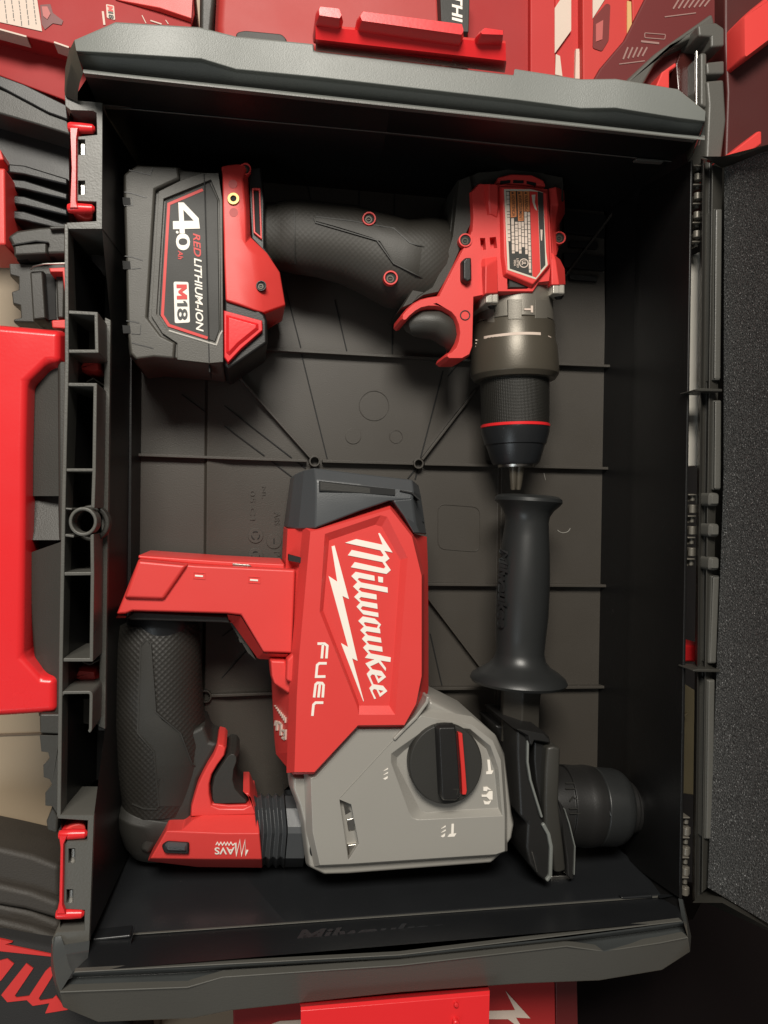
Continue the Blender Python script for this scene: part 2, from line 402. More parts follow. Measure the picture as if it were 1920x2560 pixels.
lw.build('side_wall', CASE, case, .0005)
pb = MB(); pb.prism([(150, 560), (318, 560), (300, 2075), (135, 2075)], -.02, .008); pb.build('pocket_floor', CASE, case)
pk = MB(); pk.prism([(262, 793), (277, 800), (263, 1824), (246, 1816)], .02, .076); pk.prism([(200, 800), (262, 806), (262, 905), (200, 900)], .03, .060)
pk.prism([(195, 1745), (245, 1748), (245, 1812), (195, 1808)], .03, .060)
pk.ribbon([(215, 955), (232, 945), (262, 965)], 5, .04, .07); pk.ribbon([(205, 1655), (225, 1662), (250, 1648)], 5, .04, .07)
pk.build('latch_channel', RIM2, case, .0005)
kb = MB()
for (a0, b0, a1, b1) in ((192, 898, 253, 934), (179, 1671, 244, 1708)):
    kb.prism(rnd([(a0 + 16, b0), (a1 - 4, b0 + 4), (a1, b1 - 8), (a1 - 14, b1), (a0 + 20, b1 - 3), (a0, b1 - 12)], 5), .05, .074, 6, .003)
kb.each('latch_pin', RED, case, .0006)
# rails and lattice on the front edge
ra = MB()
zr0 = .055
rw_ = 9.5
ra.ribbon([(165.5, 560), (167, 900), (158, 1300), (152, 1650), (147, 2043)], rw_, zr0, ZP)
def lat(pts, closed=False, wd=9): ra.ribbon(pts, wd, zr0, ZP - .0006, closed)
lat([(171, 780), (240, 784), (242, 878), (170, 878)])
lat([(165, 961), (238, 962), (235, 1180), (232, 1270)]); lat([(160, 1175), (234, 1175)], wd=8); lat([(160, 1271), (180, 1273)], wd=5)
lat([(162, 1338), (185, 1341)], wd=7); lat([(230, 1335), (231, 1434), (228, 1650), (158, 1650)]); lat([(158, 1435), (229, 1434)], wd=9)
lat(rnd([(154, 1732), (228, 1731), (226, 1830), (150, 1832)], 9)[:-6] , wd=8)
ra.build('front_frame', RIM2, case, .0009)
rg = MB(); 
for (r0, r1, z) in ((36, 27, ZP + .001),):
    for a, c in zip((r0,), (r1,)):
        o1 = [P(x, y, z) for x, y in circ(207, 1304, a, a * 1.02, 36)]; i1 = [P(x, y, z) for x, y in circ(207, 1304, c, c * 1.02, 36)]
        rg.wall(o1, i1); rg.wall(i1, [p - Vector((0, 0, .012)) for p in i1]); rg.wall(o1, [p - Vector((0, 0, .012)) for p in o1])
rg.build('pivot_ring', RIM2, case, .0008)
rg = MB(); o1 = [P(x, y, .085) for x, y in circ(228, 1308, 46, 46, 36)]; i1 = [P(x, y, .085) for x, y in circ(226, 1308, 34, 34, 36)]
rg.wall(o1, i1); rg.wall(i1, [p - Vector((0, 0, .008)) for p in i1]); rg.wall(o1, [p - Vector((0, 0, .008)) for p in o1]); rg.build('pivot_collar', DRK, case, .0015, 3)
# latch plates, top and bottom of the front edge
def plate(pts, slots, name='latch_plate'):
    m_ = MB(); m_.prism(pts, .06, ZP, 1.5, .0006, holes=[([(a, c), (d, c), (d, e), (a, e)], .010) for a, c, d, e in slots]); o = m_.build(name, RIM2, case, 0)
    for a, c, d, e in slots:
        p_ = MB(); p_.ribbon([((a + d) / 2 + 3, c + 2), ((a + d) / 2 + 3, e - 1)], 7, ZP - .0098, ZP - .003); p_.build('steel_pin', STEEL, o)
        h_ = MB(); h_.prism([(a + 1, c + 1), (a + 7, c + 1), (a + 7, e - 1), (a + 1, e - 1)], ZP - .0102, ZP - .0085); h_.build('pin_slot', HOLE, o)
    return o
plate([(168, 226), (176, 240), (192, 250), (257, 256), (256, 573), (171, 573), (165, 556), (240, 552), (240, 505), (191, 503), (191, 341), (242, 336), (240, 283), (233, 278), (176, 276), (163, 265), (161, 235)],
      [(195, 348, 213, 387), (195, 451, 213, 487)])
plate([(143, 2047), (147, 2037), (236, 2037), (224, 2353), (150, 2368), (131, 2405), (129, 2350), (140, 2330), (210, 2326), (211, 2276), (164, 2273), (158, 2264), (161, 2110), (168, 2102), (217, 2102), (219, 2052)],
      [(171, 2121, 188, 2157), (166, 2223, 183, 2257)])
def latch(k0, k1, bar):
    m_ = MB()
    for (x0, y0, x1, y1, yy) in (k0, k1):
        m_.lathe([(x0 + 1, (y0 + y1) / 2, .103, 5), (x0 + 3, (y0 + y1) / 2, .103, 10), (x0 + 9, (y0 + y1) / 2, .103, 12), ((x0 + x1) / 2, (y0 + y1) / 2 + yy, .103, 13), (x1 - 6, (y0 + y1) / 2 + yy * 1.5, .103, 11), (x1, (y0 + y1) / 2 + yy * 1.5, .103, 5)], 24)
    for (x, y, yy) in ((k0[0], k0[1], 0), (k1[0], k1[1], 0)): pass
    m_.prism(bar, .05, .1065, 2, .001)
    return m_.build('latch', RED2, case, 0)
latch((168, 306, 238, 330, 3), (167, 508, 237, 534, 1), [(174, 318), (196, 318), (192, 345), (191, 503), (196, 520), (174, 520), (178, 420)])
latch((145, 2074, 219, 2100, -2), (138, 2272, 211, 2298, -1), [(146, 2088), (170, 2088), (160, 2110), (157, 2262), (165, 2286), (140, 2286), (147, 2255), (150, 2120)])
lt = MB(); lt.lathe([(205, 524, .098, 30), (207, 540, .092, 26), (210, 554, .085, 14)], 24, .6); lt.lathe([(182, 2082, .098, 32), (188, 2066, .092, 26), (192, 2053, .085, 15)], 24, .6); lt.lathe([(205, 312, .08, 24), (214, 290, .07, 16)], 20, .8)
lt.each('latch_core', RED, case, .001)
# end bands
tb_out = [(186, 100, .122), (289, 55, .129), (498, 68, .129), (590, 91, .1245), (784, 110, .125), (785, 127, .125), (1284, 188, .125), (1286, 172, .125), (1452, 198, .1245), (1539, 197, .129), (1695, 223, .129), (1764, 278, .1245)]
tb_in = [(191, 128, .1245), (289, 134, .129), (503, 148, .129), (590, 174, .1245), (784, 193, .125), (785, 193, .125), (1284, 250, .125), (1286, 250, .125), (1452, 272, .1245), (1539, 271, .129), (1695, 296, .129), (1762, 304, .1245)]
def low(row, dx, dy, z): return [(x + dx, y + dy, z) for x, y, _ in row]
tb = MB(); xs = [p[0] for p in tb_in]
grv = []
for x, y, z in tb_in:
    yr = 181 + (x - 208) * (348 - 181) / (1744 - 208); grv.append((x, y, z))
ridge = [(max(208, x), 181 + (max(208, x) - 208) * .1087) for x in xs]
rows = [[(x + (4 if i == 0 else 0), y + 22, .03) for i, (x, y, z) in enumerate(tb_out)], tb_out, tb_in,
        [(x, y + 7, .118) for x, y, z in tb_in], [(x, y - 9, .112) for x, y in ridge], [(x, y - 5, ZR) for x, y in ridge], [(x, y, ZR) for x, y in ridge]]
tb.strip(rows); tb.build('end_band', RIM, case, .0010, 3)
cn = MB(); cn.strip([[(186, 100, .122), (191, 128, .1245), (208, 181, .125)], [(172, 128, .116), (177, 160, .118), (200, 205, .117)], [(163, 170, .109), (166, 205, .111), (194, 235, .110)], [(161, 228, .104), (163, 240, .1055), (194, 256, .105)]])
cn.build('band_corner', DRK, case, .0008)
ZB = .125
bb_edge = [(150, 2481, ZB), (200, 2479, ZB), (469, 2469, ZB), (556, 2444, .1262), (1000, 2414, ZB), (1417, 2366, ZB), (1510, 2379, .1265), (1650, 2358, .1255), (1720, 2344, ZB)]
bb_ridge = [(181, 2431), (200, 2429.5), (469, 2418), (556, 2412), (1000, 2387), (1417, 2343), (1510, 2331), (1650, 2312), (1708, 2303)]
bb_out = [(158, 2518, .115), (246, 2555, .112), (480, 2546, .112), (577, 2526, .115), (1000, 2481, .115), (1300, 2459, .115), (1498, 2451, .113), (1654, 2425, .112), (1725, 2379, .114)]
bbm = MB(); bbm.strip([bb_edge, bb_out, [(x, y - 20, .02) for x, y, z in bb_out]]); bbm.build('end_band', RIM2, case, .0009, 3)
bbi = MB(); bbi.strip([[(x, y, ZR) for x, y in bb_ridge], [(x, y + 5, ZR - .0005) for x, y in bb_ridge], [(x, y + 13, .116) for x, y in bb_ridge],
                       [(e[0], e[1] * .35 + (r[1] + 16) * .65, .1192) for e, r in zip(bb_edge, bb_ridge)], [(x, y - 2, z - .0004) for x, y, z in bb_edge], [(x, y, z) for x, y, z in bb_edge]])
bbi.build('band_lip', LIP, case, .0007, 3)
cn = MB(); cn.strip([[(158, 2518, .115), (150, 2481, .125), (181, 2431, .125)], [(140, 2475, .112), (140, 2452, .120), (172, 2412, .120)], [(128, 2425, .104), (133, 2405, .112), (166, 2388, .113)],
          [(127, 2388, .100), (131, 2370, .107), (160, 2362, .107)], [(131, 2345, .100), (135, 2342, .1045), (152, 2340, .1045)]])
cn.strip([[(181, 2431, .125), (172, 2412, .120), (166, 2388, .113), (160, 2362, .107)], [(219, 2428, .124), (219, 2400, .112), (222, 2378, .105), (224, 2352, .104)]])
cn.each('band_corner', LIP, case, .0009, 3)
cn = MB(); cn.strip([[(1720, 2344, ZB), (1708, 2303, ZR)], [(1716, 2300, .115), (1703, 2290, .116)], [(1706, 2248, ZP), (1696, 2246, ZP)]])
cn.strip([[(1725, 2379, .114), (1720, 2344, ZB)], [(1728, 2340, .10), (1716, 2300, .115)], [(1708, 2248, .095), (1706, 2248, ZP)]])
cn.strip([[(1762, 304, .1245), (1744, 348, ZR)], [(1735, 380, .11), (1728, 390, .11)], [(1722, 402, ZP), (1718, 404, ZP)]])
cn.strip([[(1764, 278, .1245), (1762, 304, .1245)], [(1750, 360, .09), (1745, 365, .11)]])
cn.each('band_corner', LIP, case, .0009, 3)
ln = MB()
ln.ribbon(line3((331, 2336, 0), (1688, 2241, 0), 4) and [(331, 2337), (1000, 2290), (1688, 2240)], 2, .0865, .0882); ln.ribbon([(185, 2431), (1000, 2388), (1705, 2303)], 3, .122, .1256)
ln.ribbon([(209, 181), (1000, 267), (1742, 348)], 4, .122, .1256); ln.ribbon([(262, 266), (1000, 334), (1680, 403)], 1.6, .0865, .0876)
ln.ribbon([(x, y) for x, y, z in bb_edge], 3.4, .120, .1262)
ln.each('edge_highlight', RIM2, case, .0002)  # lighter ribbons paint the highlights along wall and band edges
ln = MB(); ln.strip([[(1510, 2090, .004), (1590, 2140, .02), (1645, 2192, .055), (1694, 2238, .098)], [(1495, 2090, .004), (1560, 2170, .03), (1610, 2220, .065), (1650, 2246, .092)]]); ln.build('corner_web', CASEG, case)
# small ledges by the line on the end walls
lg = MB(); lg.prism([(255, 258), (350, 262), (352, 268), (258, 264)], .084, .0885); lg.prism([(1590, 394), (1660, 399), (1660, 405), (1590, 400)], .084, .0885)
lg.each('wall_ledge', RIM2, case, .0006)
lg = MB(); lg.prism([(230, 2347), (326, 2337), (328, 2345), (230, 2356)], .080, .091); lg.prism([(1552, 2244), (1630, 2238), (1634, 2246), (1560, 2250)], .084, .0885)
lg.ribbon([(218, 2375), (324, 2366), (331, 2338)], 2, .09, .0985)
lg.each('wall_ledge', STEEL if False else CASEG, case, .0009, 3)
# raised moulded word on the lower end wall
pw = plane3((640, 2312, .0975), (1160, 2285, .0975), (640, 2372, .1105))
def wallz(a, b_):
    h_ = hit(a, b_, pw); return h_.z
text('Milwaukee', [(735, 2358), (1110, 2330), (1118, 2302), (743, 2325)], lambda a, b_: wallz(a, b_) + .0004, CASEG, 'moulded_lettering', case, .03, .2)
# end clips (red)
cl = MB()
cl.strip([[(789, 127, .10), (1262, 182, .10)], [(789, 103, .128), (1266, 157, .128)], [(789, 98, .131), (1265, 152, .131)], [(789, 66, .134), (1264, 108, .134)], [(789, 60, .112), (1264, 102, .112)]])
def knob(pts): cl.prism(rnd(pts, 5, 2), .118, .141, 7, .005)
knob([(790, 22), (796, 9), (852, 15), (862, 40), (852, 53), (792, 44)]); knob([(893, 38), (904, 21), (1160, 54), (1166, 78), (1158, 94), (900, 58)]); knob([(1194, 80), (1208, 62), (1264, 70), (1264, 94), (1202, 92)])
cl.build('end_clip', RED2, case, .0016, 3)
cl = MB(); cl.strip([[(746, 2500, .100), (1218, 2462, .100)], [(752, 2517, .126), (1224, 2476, .126)], [(752, 2528, .128), (1224, 2488, .128)], [(752, 2620, .130), (1222, 2580, .130)], [(752, 2640, .1), (1222, 2600, .1)]])
cl.cyl(1142, 2515, 6, .127, .1305, 20, 2); cl.cyl(1142, 2562, 9, .127, .1325, 20, 3)
cl.build('end_clip', RED2, case, .0012, 3)
# outer shell below the rim, seen only from other places
os_ = MB(); os_.strip([[(175, 260, .1), (240, 160, .11), (1690, 300, .11), (1725, 420, .1), (1700, 2240, .1), (1660, 2330, .11), (200, 2440, .11), (150, 2330, .1)],
                       [(250, 480, -.03), (290, 420, -.03), (1480, 520, -.03), (1500, 560, -.03), (1480, 2050, -.03), (1450, 2080, -.03), (290, 2130, -.03), (240, 2080, -.03)]], True)
os_.build('outer_shell', CASE, case, .002)
# front face bulge beside the carry handle and its toothed feet
fb = MB()
fb.strip([[(166, 905, .085), (163, 1240, .085)], [(70, 960, .080), (55, 1240, .080)], [(60, 960, -.02), (50, 1240, -.02)]])
fb.strip([[(163, 1240, .074), (160, 1350, .088)], [(55, 1240, .078), (60, 1350, .080)], [(50, 1250, -.02), (60, 1350, -.02)]])
fb.strip([[(160, 1352, .090), (150, 1692, .090)], [(66, 1385, .082), (86, 1640, .082), ][:2], [(70, 1390, -.02), (90, 1640, -.02)]])
fb.strip([[(150, 1692, .090), (147, 1790, .090)], [(86, 1640, .082), (97, 1790, .082)], [(90, 1640, -.02), (100, 1790, -.02)]])
fb.strip([[(172, 905, .088), (166, 1350, .088)], [(145, 905, .088), (148, 1350, .088)], [(142, 905, .07), (145, 1350, .07)]])
fb.prism([(62, 925), (150, 925), (140, 1785), (96, 1785), (70, 1500)], -.03, .066)
fb.build('front_bulge', DRK, case, .0015, 3)
ft = MB()
ft.prism([(155, 1785), (98, 1785), (99, 1834), (144, 1836), (152, 1836)], .02, .094)
ft.prism([(152, 1838), (99, 1838), (103, 1879), (120, 1881), (124, 1896), (108, 1913), (109, 1943), (124, 1948), (130, 1962), (113, 1982), (113, 2014), (131, 2016), (146, 2040), (150, 1838)], .02, .092)
ft.prism([(131, 2013), (145, 2040), (143, 2085), (118, 2077), (115, 2054)], .02, .088)
ft.each('toothed_foot', DRK, case, .0012)
hd = MB()
hp = [(-120, 798), (0, 806), (157, 820), (156, 912), (122, 914), (74, 960), (70, 1120), (69, 1300), (65, 1640), (108, 1687), (146, 1690), (146, 1787), (0, 1797), (-120, 1802)]
hd.prism(hp, .060, .092, 10, .008); hd.build('carry_handle', RED2, case, .003, 4)
# hinges on the right rim
def hinge(x0, y0, x1, y1, n):
    h = MB()
    for i in range(n):
        t0, t1 = i / n + .015, (i + 1) / n - .015; a = lerp((x0, y0), (x1, y1), t0); c = lerp((x0, y0), (x1, y1), t1)
        if i % 2: h.lathe([(a[0] + 14, a[1], .100, 9), (c[0] + 14, c[1], .100, 9)], 16); h.prism([(a[0] + 14, a[1]), (a[0] + 26, a[1]), (c[0] + 26, c[1]), (c[0] + 14, c[1])], .09, .101)
        else: h.lathe([(a[0] + 13, a[1] + 3, .099, 6), (c[0] + 13, c[1] - 3, .099, 6)], 16); h.prism([(a[0] - 2, a[1] + 2), (a[0] + 14, a[1] + 2), (c[0] + 14, c[1] - 2), (c[0] - 2, c[1] - 2)], .09, .098); h.prism([(a[0] + 4, a[1]), (a[0] + 24, a[1]), (a[0] + 24, a[1] + 4), (a[0] + 4, a[1] + 4)], .09, .103)
    return h.build('hinge', GEAR, case, .0005)
hinge(1731, 408, 1727, 622, 9); hinge(1718, 1232, 1714, 1420, 7); hinge(1702, 2040, 1698, 2240, 8)
# lid: frame and foam, rising to the right
lid = MB()
A0, B0 = (1752, 391), (1731, 2257)
def lidrow(xt, yt, xb, yb, z, n=10): return line3((xt, yt, z), (xb, yb, z), n)
lid.strip([lidrow(1752, 396, 1730, 2250, .100), lidrow(1758, 400, 1738, 2250, .112), lidrow(1764, 404, 1742, 2248, .104), lidrow(1776, 408, 1750, 2236, .104), lidrow(1780, 412, 1754, 2232, .111),
           lidrow(1806, 420, 1770, 2218, .108)])
lid.strip([lidrow(1752, 396, 1730, 2250, .100), lidrow(1770, 400, 1748, 2250, .06), lidrow(2040, 330, 2040, 2380, .19)])
# top and bottom rims of the lid
lid.strip([[(1752, 391, .112), (1845, 391, .134), (1925, 361, .172), (2040, 318, .222)], [(1768, 397, .110), (1848, 397, .130), (1925, 369, .168), (2040, 326, .218)], [(1806, 420, .100), (1848, 406, .118), (1925, 379, .158), (2040, 336, .208)]])
lid.strip([[(1731, 2257, .110), (1806, 2257, .132), (1925, 2322, .170), (2040, 2385, .22)], [(1745, 2240, .108), (1806, 2246, .128), (1925, 2312, .166), (2040, 2375, .216)], [(1768, 2218, .10), (1800, 2234, .112), (1925, 2304, .158), (2040, 2366, .21)]])
lido = lid.build('lid', DRK, case, .0012, 3)
sl = MB()
for (xt, y0, xb, y1) in ((1788, 520, 1784, 950), (1786, 1000, 1784, 1225), (1781, 1440, 1773, 1660), (1770, 1700, 1764, 2100)):
    sl.prism([(xt, y0), (xt + 20, y0), (xb + 20, y1), (xb, y1)], .10, .1125, 4, .001)
for yy in (1231, 1308, 1392): sl.prism(rnd([(1776, yy), (1802, yy + 2), (1801, yy + 34), (1774, yy + 34)], 9), .10, .1155, 6, .002)
sl.each('lid_pad', RIM2, lido, .001, 3)
for (x, y) in ((1738, 973), (1733, 1675)):
    q = MB(); q.prism([(x, y), (x + 14, y - 3), (x + 68, y - 1), (x + 68, y + 6), (x + 14, y + 5), (x, y + 4)], .10, .117); q.build('lid_brace', DRK, lido, .0008)
fo = MB(); rows = []
NN = 40
for i in range(NN + 1):
    t = i / NN; yt, yb = 420, 2222
    y = 420 + (2218 - 420) * t; x0 = 1811 - 2 * math.sin(math.pi * t) - (1811 - 1769) * max(0, (t - .42) / .58) ** 1.15
    # right edge off frame
    yr = 316 + (2392 - 316) * t
    rows.append([lerp((x0, y, .112), (2060, yr, .222), k / 12) for k in range(13)])
fo.strip(rows); fo.build('foam_liner', FOAM, lido)

# ================================================================== DRILL DRIVER
drill = thing('cordless_drill', 'red and black cordless drill lying above the hammer drill, grey battery fitted', 'drill', P(1000, 720, 0))
c1 = crop(270, 380, 3.318); c4 = crop(640, 380, 1.975); c6 = crop(640, 380, 3.19); cL = crop(1250, 440, 7.373)
ZBT = .070
bt = MB()
out = [(305, 432), (339, 407), (448, 412), (456, 419), (545, 429), (559, 520), (560, 905), (556, 913), (436, 902), (384, 898), (338, 904), (322, 888), (315, 832), (312, 651), (306, 491)]
battery_body = MB().prism(out, .004, ZBT - .0035, 7, .004)
bo = battery_body.build('battery', BAT, drill, .0012, 3)
# outer shell plate with the notch for the label panel
sh = MB(); sh.prism([(308, 434), (341, 410), (446, 415), (450, 447), (389, 475), (369, 793), (402, 838), (439, 856), (436, 898), (384, 894), (340, 900), (325, 885), (318, 832), (309, 491)], ZBT - .004, ZBT, 4, .0016,
                    holes=[]); sh.build('battery_shell', BAT, bo, .0009, 3)
pn = MB()
pn.prism([(397, 478), (455, 449), (505, 432), (546, 432), (556, 500), (558, 905), (523, 908), (443, 899), (443, 858), (406, 833), (378, 790)], ZBT - .006, ZBT - .0016,
         holes=[([(527, 449), (409, 497), (391, 785), (418, 823), (540, 861), (553, 826), (548, 500)], .0022)])
pn.build('label_frame', BAT, bo, .0003)
lb = MB(); lb.prism([(524, 455), (414, 502), (397, 785), (421, 816), (538, 855), (549, 824), (545, 500)], ZBT - .0050, ZBT - .0030, 2, .0004); lbo = lb.build('label_panel', RUB, bo)
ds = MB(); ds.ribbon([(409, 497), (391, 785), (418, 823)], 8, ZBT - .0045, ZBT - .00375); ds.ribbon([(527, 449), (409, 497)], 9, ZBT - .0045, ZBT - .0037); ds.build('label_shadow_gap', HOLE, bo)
rs = MB(); rs.ribbon([(507, 474), (422, 510), (406, 788), (422, 813), (519, 845)], 7, ZBT - .0035, ZBT - .0028); rs.build('red_stripe', REDI, lbo)
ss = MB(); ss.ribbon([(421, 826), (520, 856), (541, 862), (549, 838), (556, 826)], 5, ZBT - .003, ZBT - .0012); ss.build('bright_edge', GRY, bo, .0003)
sm = MB(); sm.ribbon([(510.5, 434), (523, 906)], 2.6, ZBT - .003, ZBT - .00145); sm.ribbon([(523, 911), (524, 930)], 2.6, .04, .064); sm.build('battery_seam', HOLE, bo)
nt_ = MB()
for y0, y1 in ((493, 512), (652, 673), (813, 833)): nt_.prism([(306, y0), (325, y0 + 1), (327, y1), (308, y1)], .055, ZBT + .0002)
nt_.each('side_notch', HOLE, bo)
gv = MB()
for p in ([(311, 480), (330, 483), (366, 494)], [(312, 640), (330, 642), (357, 651)], [(316, 802), (335, 804), (348, 808)], [(329, 857), (384, 871)], [(322, 425), (375, 437), (384, 418)]): gv.ribbon(p, 2.4, ZBT - .002, ZBT + .00025)
for p in ([(327, 493), (331, 495), (332, 513), (310, 514)], [(329, 672), (352, 670)], [(328, 834), (350, 836), (352, 812)]): gv.ribbon(p, 1.6, ZBT - .002, ZBT + .0003)
gv.build('shell_groove', BLK, bo)
def ltr(x0, y0, y1, xh, sl=30 / 600): pass
c = c1
def glyph(quad, polys, z, m, name, parent):
    g_ = MB(); q_ = [Vector(a) for a in quad]
    def mp(u, v): p = (q_[0] * (1 - u) + q_[1] * u) * (1 - v) + (q_[3] * (1 - u) + q_[2] * u) * v; return P(p.x, p.y, z)
    for ol, hl in polys:
        T_ = [mp(*a) for a in ol]; H_ = [[mp(*a) for a in h] for h in hl]; g_.cap(T_, H_)
        for r_ in [T_] + H_: g_.wall(r_, [p - Vector((0, 0, .0004)) for p in r_])
    return g_.build(name, m, parent)
G4 = [([(.60, 0), (.86, 0), (.86, .24), (1, .24), (1, .43), (.86, .43), (.86, 1), (.52, 1), (0, .46), (0, .24), (.60, .24)], [[(.24, .43), (.60, .43), (.60, .80)]])]
GM = [([(0, 0), (0, 1), (.27, 1), (.5, .52), (.73, 1), (1, 1), (1, 0), (.76, 0), (.76, .55), (.56, .16), (.44, .16), (.24, .55), (.24, 0)], [])]
G1 = [([(.35, 0), (.35, .70), (0, .58), (0, .80), (.45, 1), (.85, 1), (.85, 0)], [])]
glyph([(431, 506), (433, 584), (501, 582), (492, 506)], G4, ZBT - .0026, WHT, 'white_lettering', lbo)
text('.', [(439.5, 577), (440, 584), (447, 584), (446, 577)], ZBT - .0029, WHT, 'white_lettering', lbo, .03)
text('0', [(439, 584), (441, 626), (476, 625), (474, 583)], ZBT - .0029, WHT, 'white_lettering', lbo, .022)
text('Ah', [(445, 626), (445, 648), (458, 648), (457, 626)], ZBT - .0029, REDI, 'red_lettering', lbo, .02, .2)
text('RED', [(482.5, 583), (485, 642), (503, 642), (500, 583)], ZBT - .0029, REDI, 'red_lettering', lbo, .02, .25)
text('LITHIUM-ION', [(485, 645), (490, 829), (509, 829), (504, 645)], ZBT - .0029, WHT, 'white_lettering', lbo, .018, .25)
mb_ = MB(); mb_.prism(rnd([(434, 704), (471, 705), (475, 806), (437, 808)], 5), ZBT - .0035, ZBT - .0028); mb_.build('white_badge', WHT, lbo)
glyph([(441, 711), (442, 748), (468, 748), (467, 711)], GM, ZBT - .0025, REDI, 'red_lettering', lbo)
glyph([(442, 752), (443, 768), (469, 768), (468, 752)], G1, ZBT - .0025, BLK, 'black_lettering', lbo)
text('8', [(442.5, 771), (443, 800), (469, 800), (469, 771)], ZBT - .0027, BLK, 'black_lettering', lbo, .02)
# battery flank below, and dark latch surround of the foot
fk = MB(); fk.prism([(559, 700), (662, 785), (668, 800), (669, 858), (571, 926), (560, 915)], .006, .0655, 3, .003); fk.build('battery_latch_frame', BLK, bo, .0012, 3)
bn = MB()
bn.strip([[(560, 776, .069), (654, 802, .0675)], [(566, 786, .0705), (644, 808, .069)], [(572, 826, .0705), (644, 822, .069)], [(574, 880, .0705), (600, 868, .069)], [(567, 907, .0625), (600, 893, .0615)]])
bn = MB(); bn.prism([(559, 775), (656, 801), (657, 826), (604, 872), (570, 908), (560, 893)], .05, .0695, 2, .001); bn.prism([(565, 785), (646, 807), (647, 822), (598, 862), (574, 888), (565, 880)], .06, .0712, 7, .0015); bn.build('release_button', RED2, bo, .0012, 3)
# foot of the drill (red)
ft = MB()
ft.solid([[(553, 415, .064), (575, 411, .064), (597, 409, .064), (619, 411, .063), (628, 422, .060)],
          [(556, 436, .068), (575, 436, .068), (590, 436, .0675), (606, 450, .067), (620, 440, .061)],
          [(557, 520, .068), (575, 520, .068), (596, 520, .068), (614, 520, .067), (624, 520, .060)],
          [(559, 590, .068), (575, 590, .068), (600, 593, .068), (616, 603, .067), (626, 592, .060)],
          [(560, 640, .068), (580, 640, .068), (625, 632, .068), (645, 640, .067), (668, 632, .060)],
          [(562, 700, .068), (590, 700, .068), (634, 700, .068), (652, 700, .066), (700, 680, .058)],
          [(564, 751, .068), (600, 762, .068), (636, 774, .068), (660, 782, .065), (714, 763, .054)]], .012)
fo_ = ft.build('base_foot', RED, drill, .0011, 3)
ft = MB(); ft.strip([[(662, 785, .065), (714, 763, .054)], [(668, 826, .040), (706, 790, .036)]]); ft.strip([[(659, 783, .065), (663, 786, .065)], [(664, 824, .02), (668, 826, .040)]]); ft.build('base_corner', RED, drill, .0006)
bk = MB(); bk.prism([(616, 418), (653, 414), (664, 500), (664, 618), (690, 660), (626, 598), (621, 520)], .012, .0575, 4, .003); bk.build('foot_housing', BLK, drill, .001)
sr = MB(); sr.ribbon([(632, 472), (649, 472), (653, 594), (636, 580)], 4.5, .05, .0595, True); sro = sr.build('slot_rim', RED, drill, .0003)
sr = MB(); sr.prism([(634, 474), (648, 474), (651, 590), (638, 578)], .05, .0579); sr.build('slot_opening', HOLE, sro)
g = MB(); zz = .068
o1 = [P(x, y, zz + .0012) for x, y in circ(583.4, 496, 15)]; i1 = [P(x, y, zz + .0012) for x, y in circ(583.4, 496, 7.5)]; g.wall(o1, i1); g.wall(o1, [p - Vector((0, 0, .003)) for p in o1]); g.wall(i1, [p - Vector((0, 0, .0014)) for p in i1])
go = g.build('brass_insert', BRASS, fo_, .0002); g = MB(); g.cyl(583.4, 496, 7.6, .06, zz + .0002); g.build('insert_bore', HOLE, go)
g = MB()
for x, y in ((582, 460), (584, 531)): g.cyl(x, y, 11, .06, zz + .00015, 24)
g.each('dimple', mat('red_dimple_shade', (.40, .025, .022), .5), fo_)  # flat discs; the darker red paints the shade of the hollows
screw(653, 714, .0680, 13, drill, BLK); screw(613, 422, .0645, 15, drill, RED)
# grip
def grip_path(pts): return pts
gp = [(640, 590, .034, 78), (690, 592, .034, 80), (712, 591, .035, 84), (736, 592, .036, 88), (800, 600, .036, 90), (868, 612, .036, 95), (930, 634, .036, 100), (990, 660, .036, 108), (1045, 668, .036, 112), (1085, 655, .034, 108), (1120, 645, .030, 96)]
gb = MB(); gb.lathe(gp, 48, .86, power=2.3, bend=True); gro = gb.build('grip', GRIPL, drill, 0)
def gz(px, py):
    for (a, b_) in zip(gp, gp[1:]):
        if a[0] <= px <= b_[0]:
            t = (px - a[0]) / (b_[0] - a[0]); cy = a[1] + (b_[1] - a[1]) * t; r = a[3] + (b_[3] - a[3]) * t; z = a[2] + (b_[2] - a[2]) * t; break
    else: cy, r, z = 660, 120, .036
    rr = R(r, px, cy, z) * .86; # the axis point shifts with height, so solve roughly
    zt = z + rr
    u = 0
    for _ in range(6):
        k = depth(px, cy, z) / depth(px, py, zt)   # same world row at another height
        wy = P(px, py, zt).y; wc = P(px, cy, z).y; u = min(.999, abs(wy - wc) / R(r, px, cy, z)); zt = z + rr * (1 - u ** 2.3) ** (1 / 2.3)
    return zt
def samp(pts, n=8): 
    o = []
    for a, b_ in zip(pts, pts[1:]): o += [lerp(a, b_, i / n) for i in range(n)]
    return o + [pts[-1]]
pnl = MB(); st = [(789, 541, 552), (830, 547, 563), (880, 553, 578), (930, 561, 594), (950, 567, 603), (984, 571, 656), (1010, 592, 672), (1028, 608, 681), (1060, 616, 697), (1076, 620, 700), (1096, 626, 660)]
rows = []
for a, y0, y1 in st: rows.append([(a, y0 + (y1 - y0) * k / 8, gz(a, y0 + (y1 - y0) * k / 8) + .0005) for k in range(9)])
pnl.strip(rows); pnl.build('grip_panel', RUBD, gro)
gl = MB()
for p in ([(736, 528), (738, 660)], [(785, 545), (789, 556), (942, 600), (984, 658), (1074, 703), (1104, 645)], [(789, 541), (880, 552), (935, 562), (984, 570), (1025, 607), (1098, 627), (1120, 560)]):
    q = samp(p); gl.ribbon(q, 2.6, .001, lambda a, b_: gz(a, b_) + .0008)
gl.build('grip_line', RUB, gro)
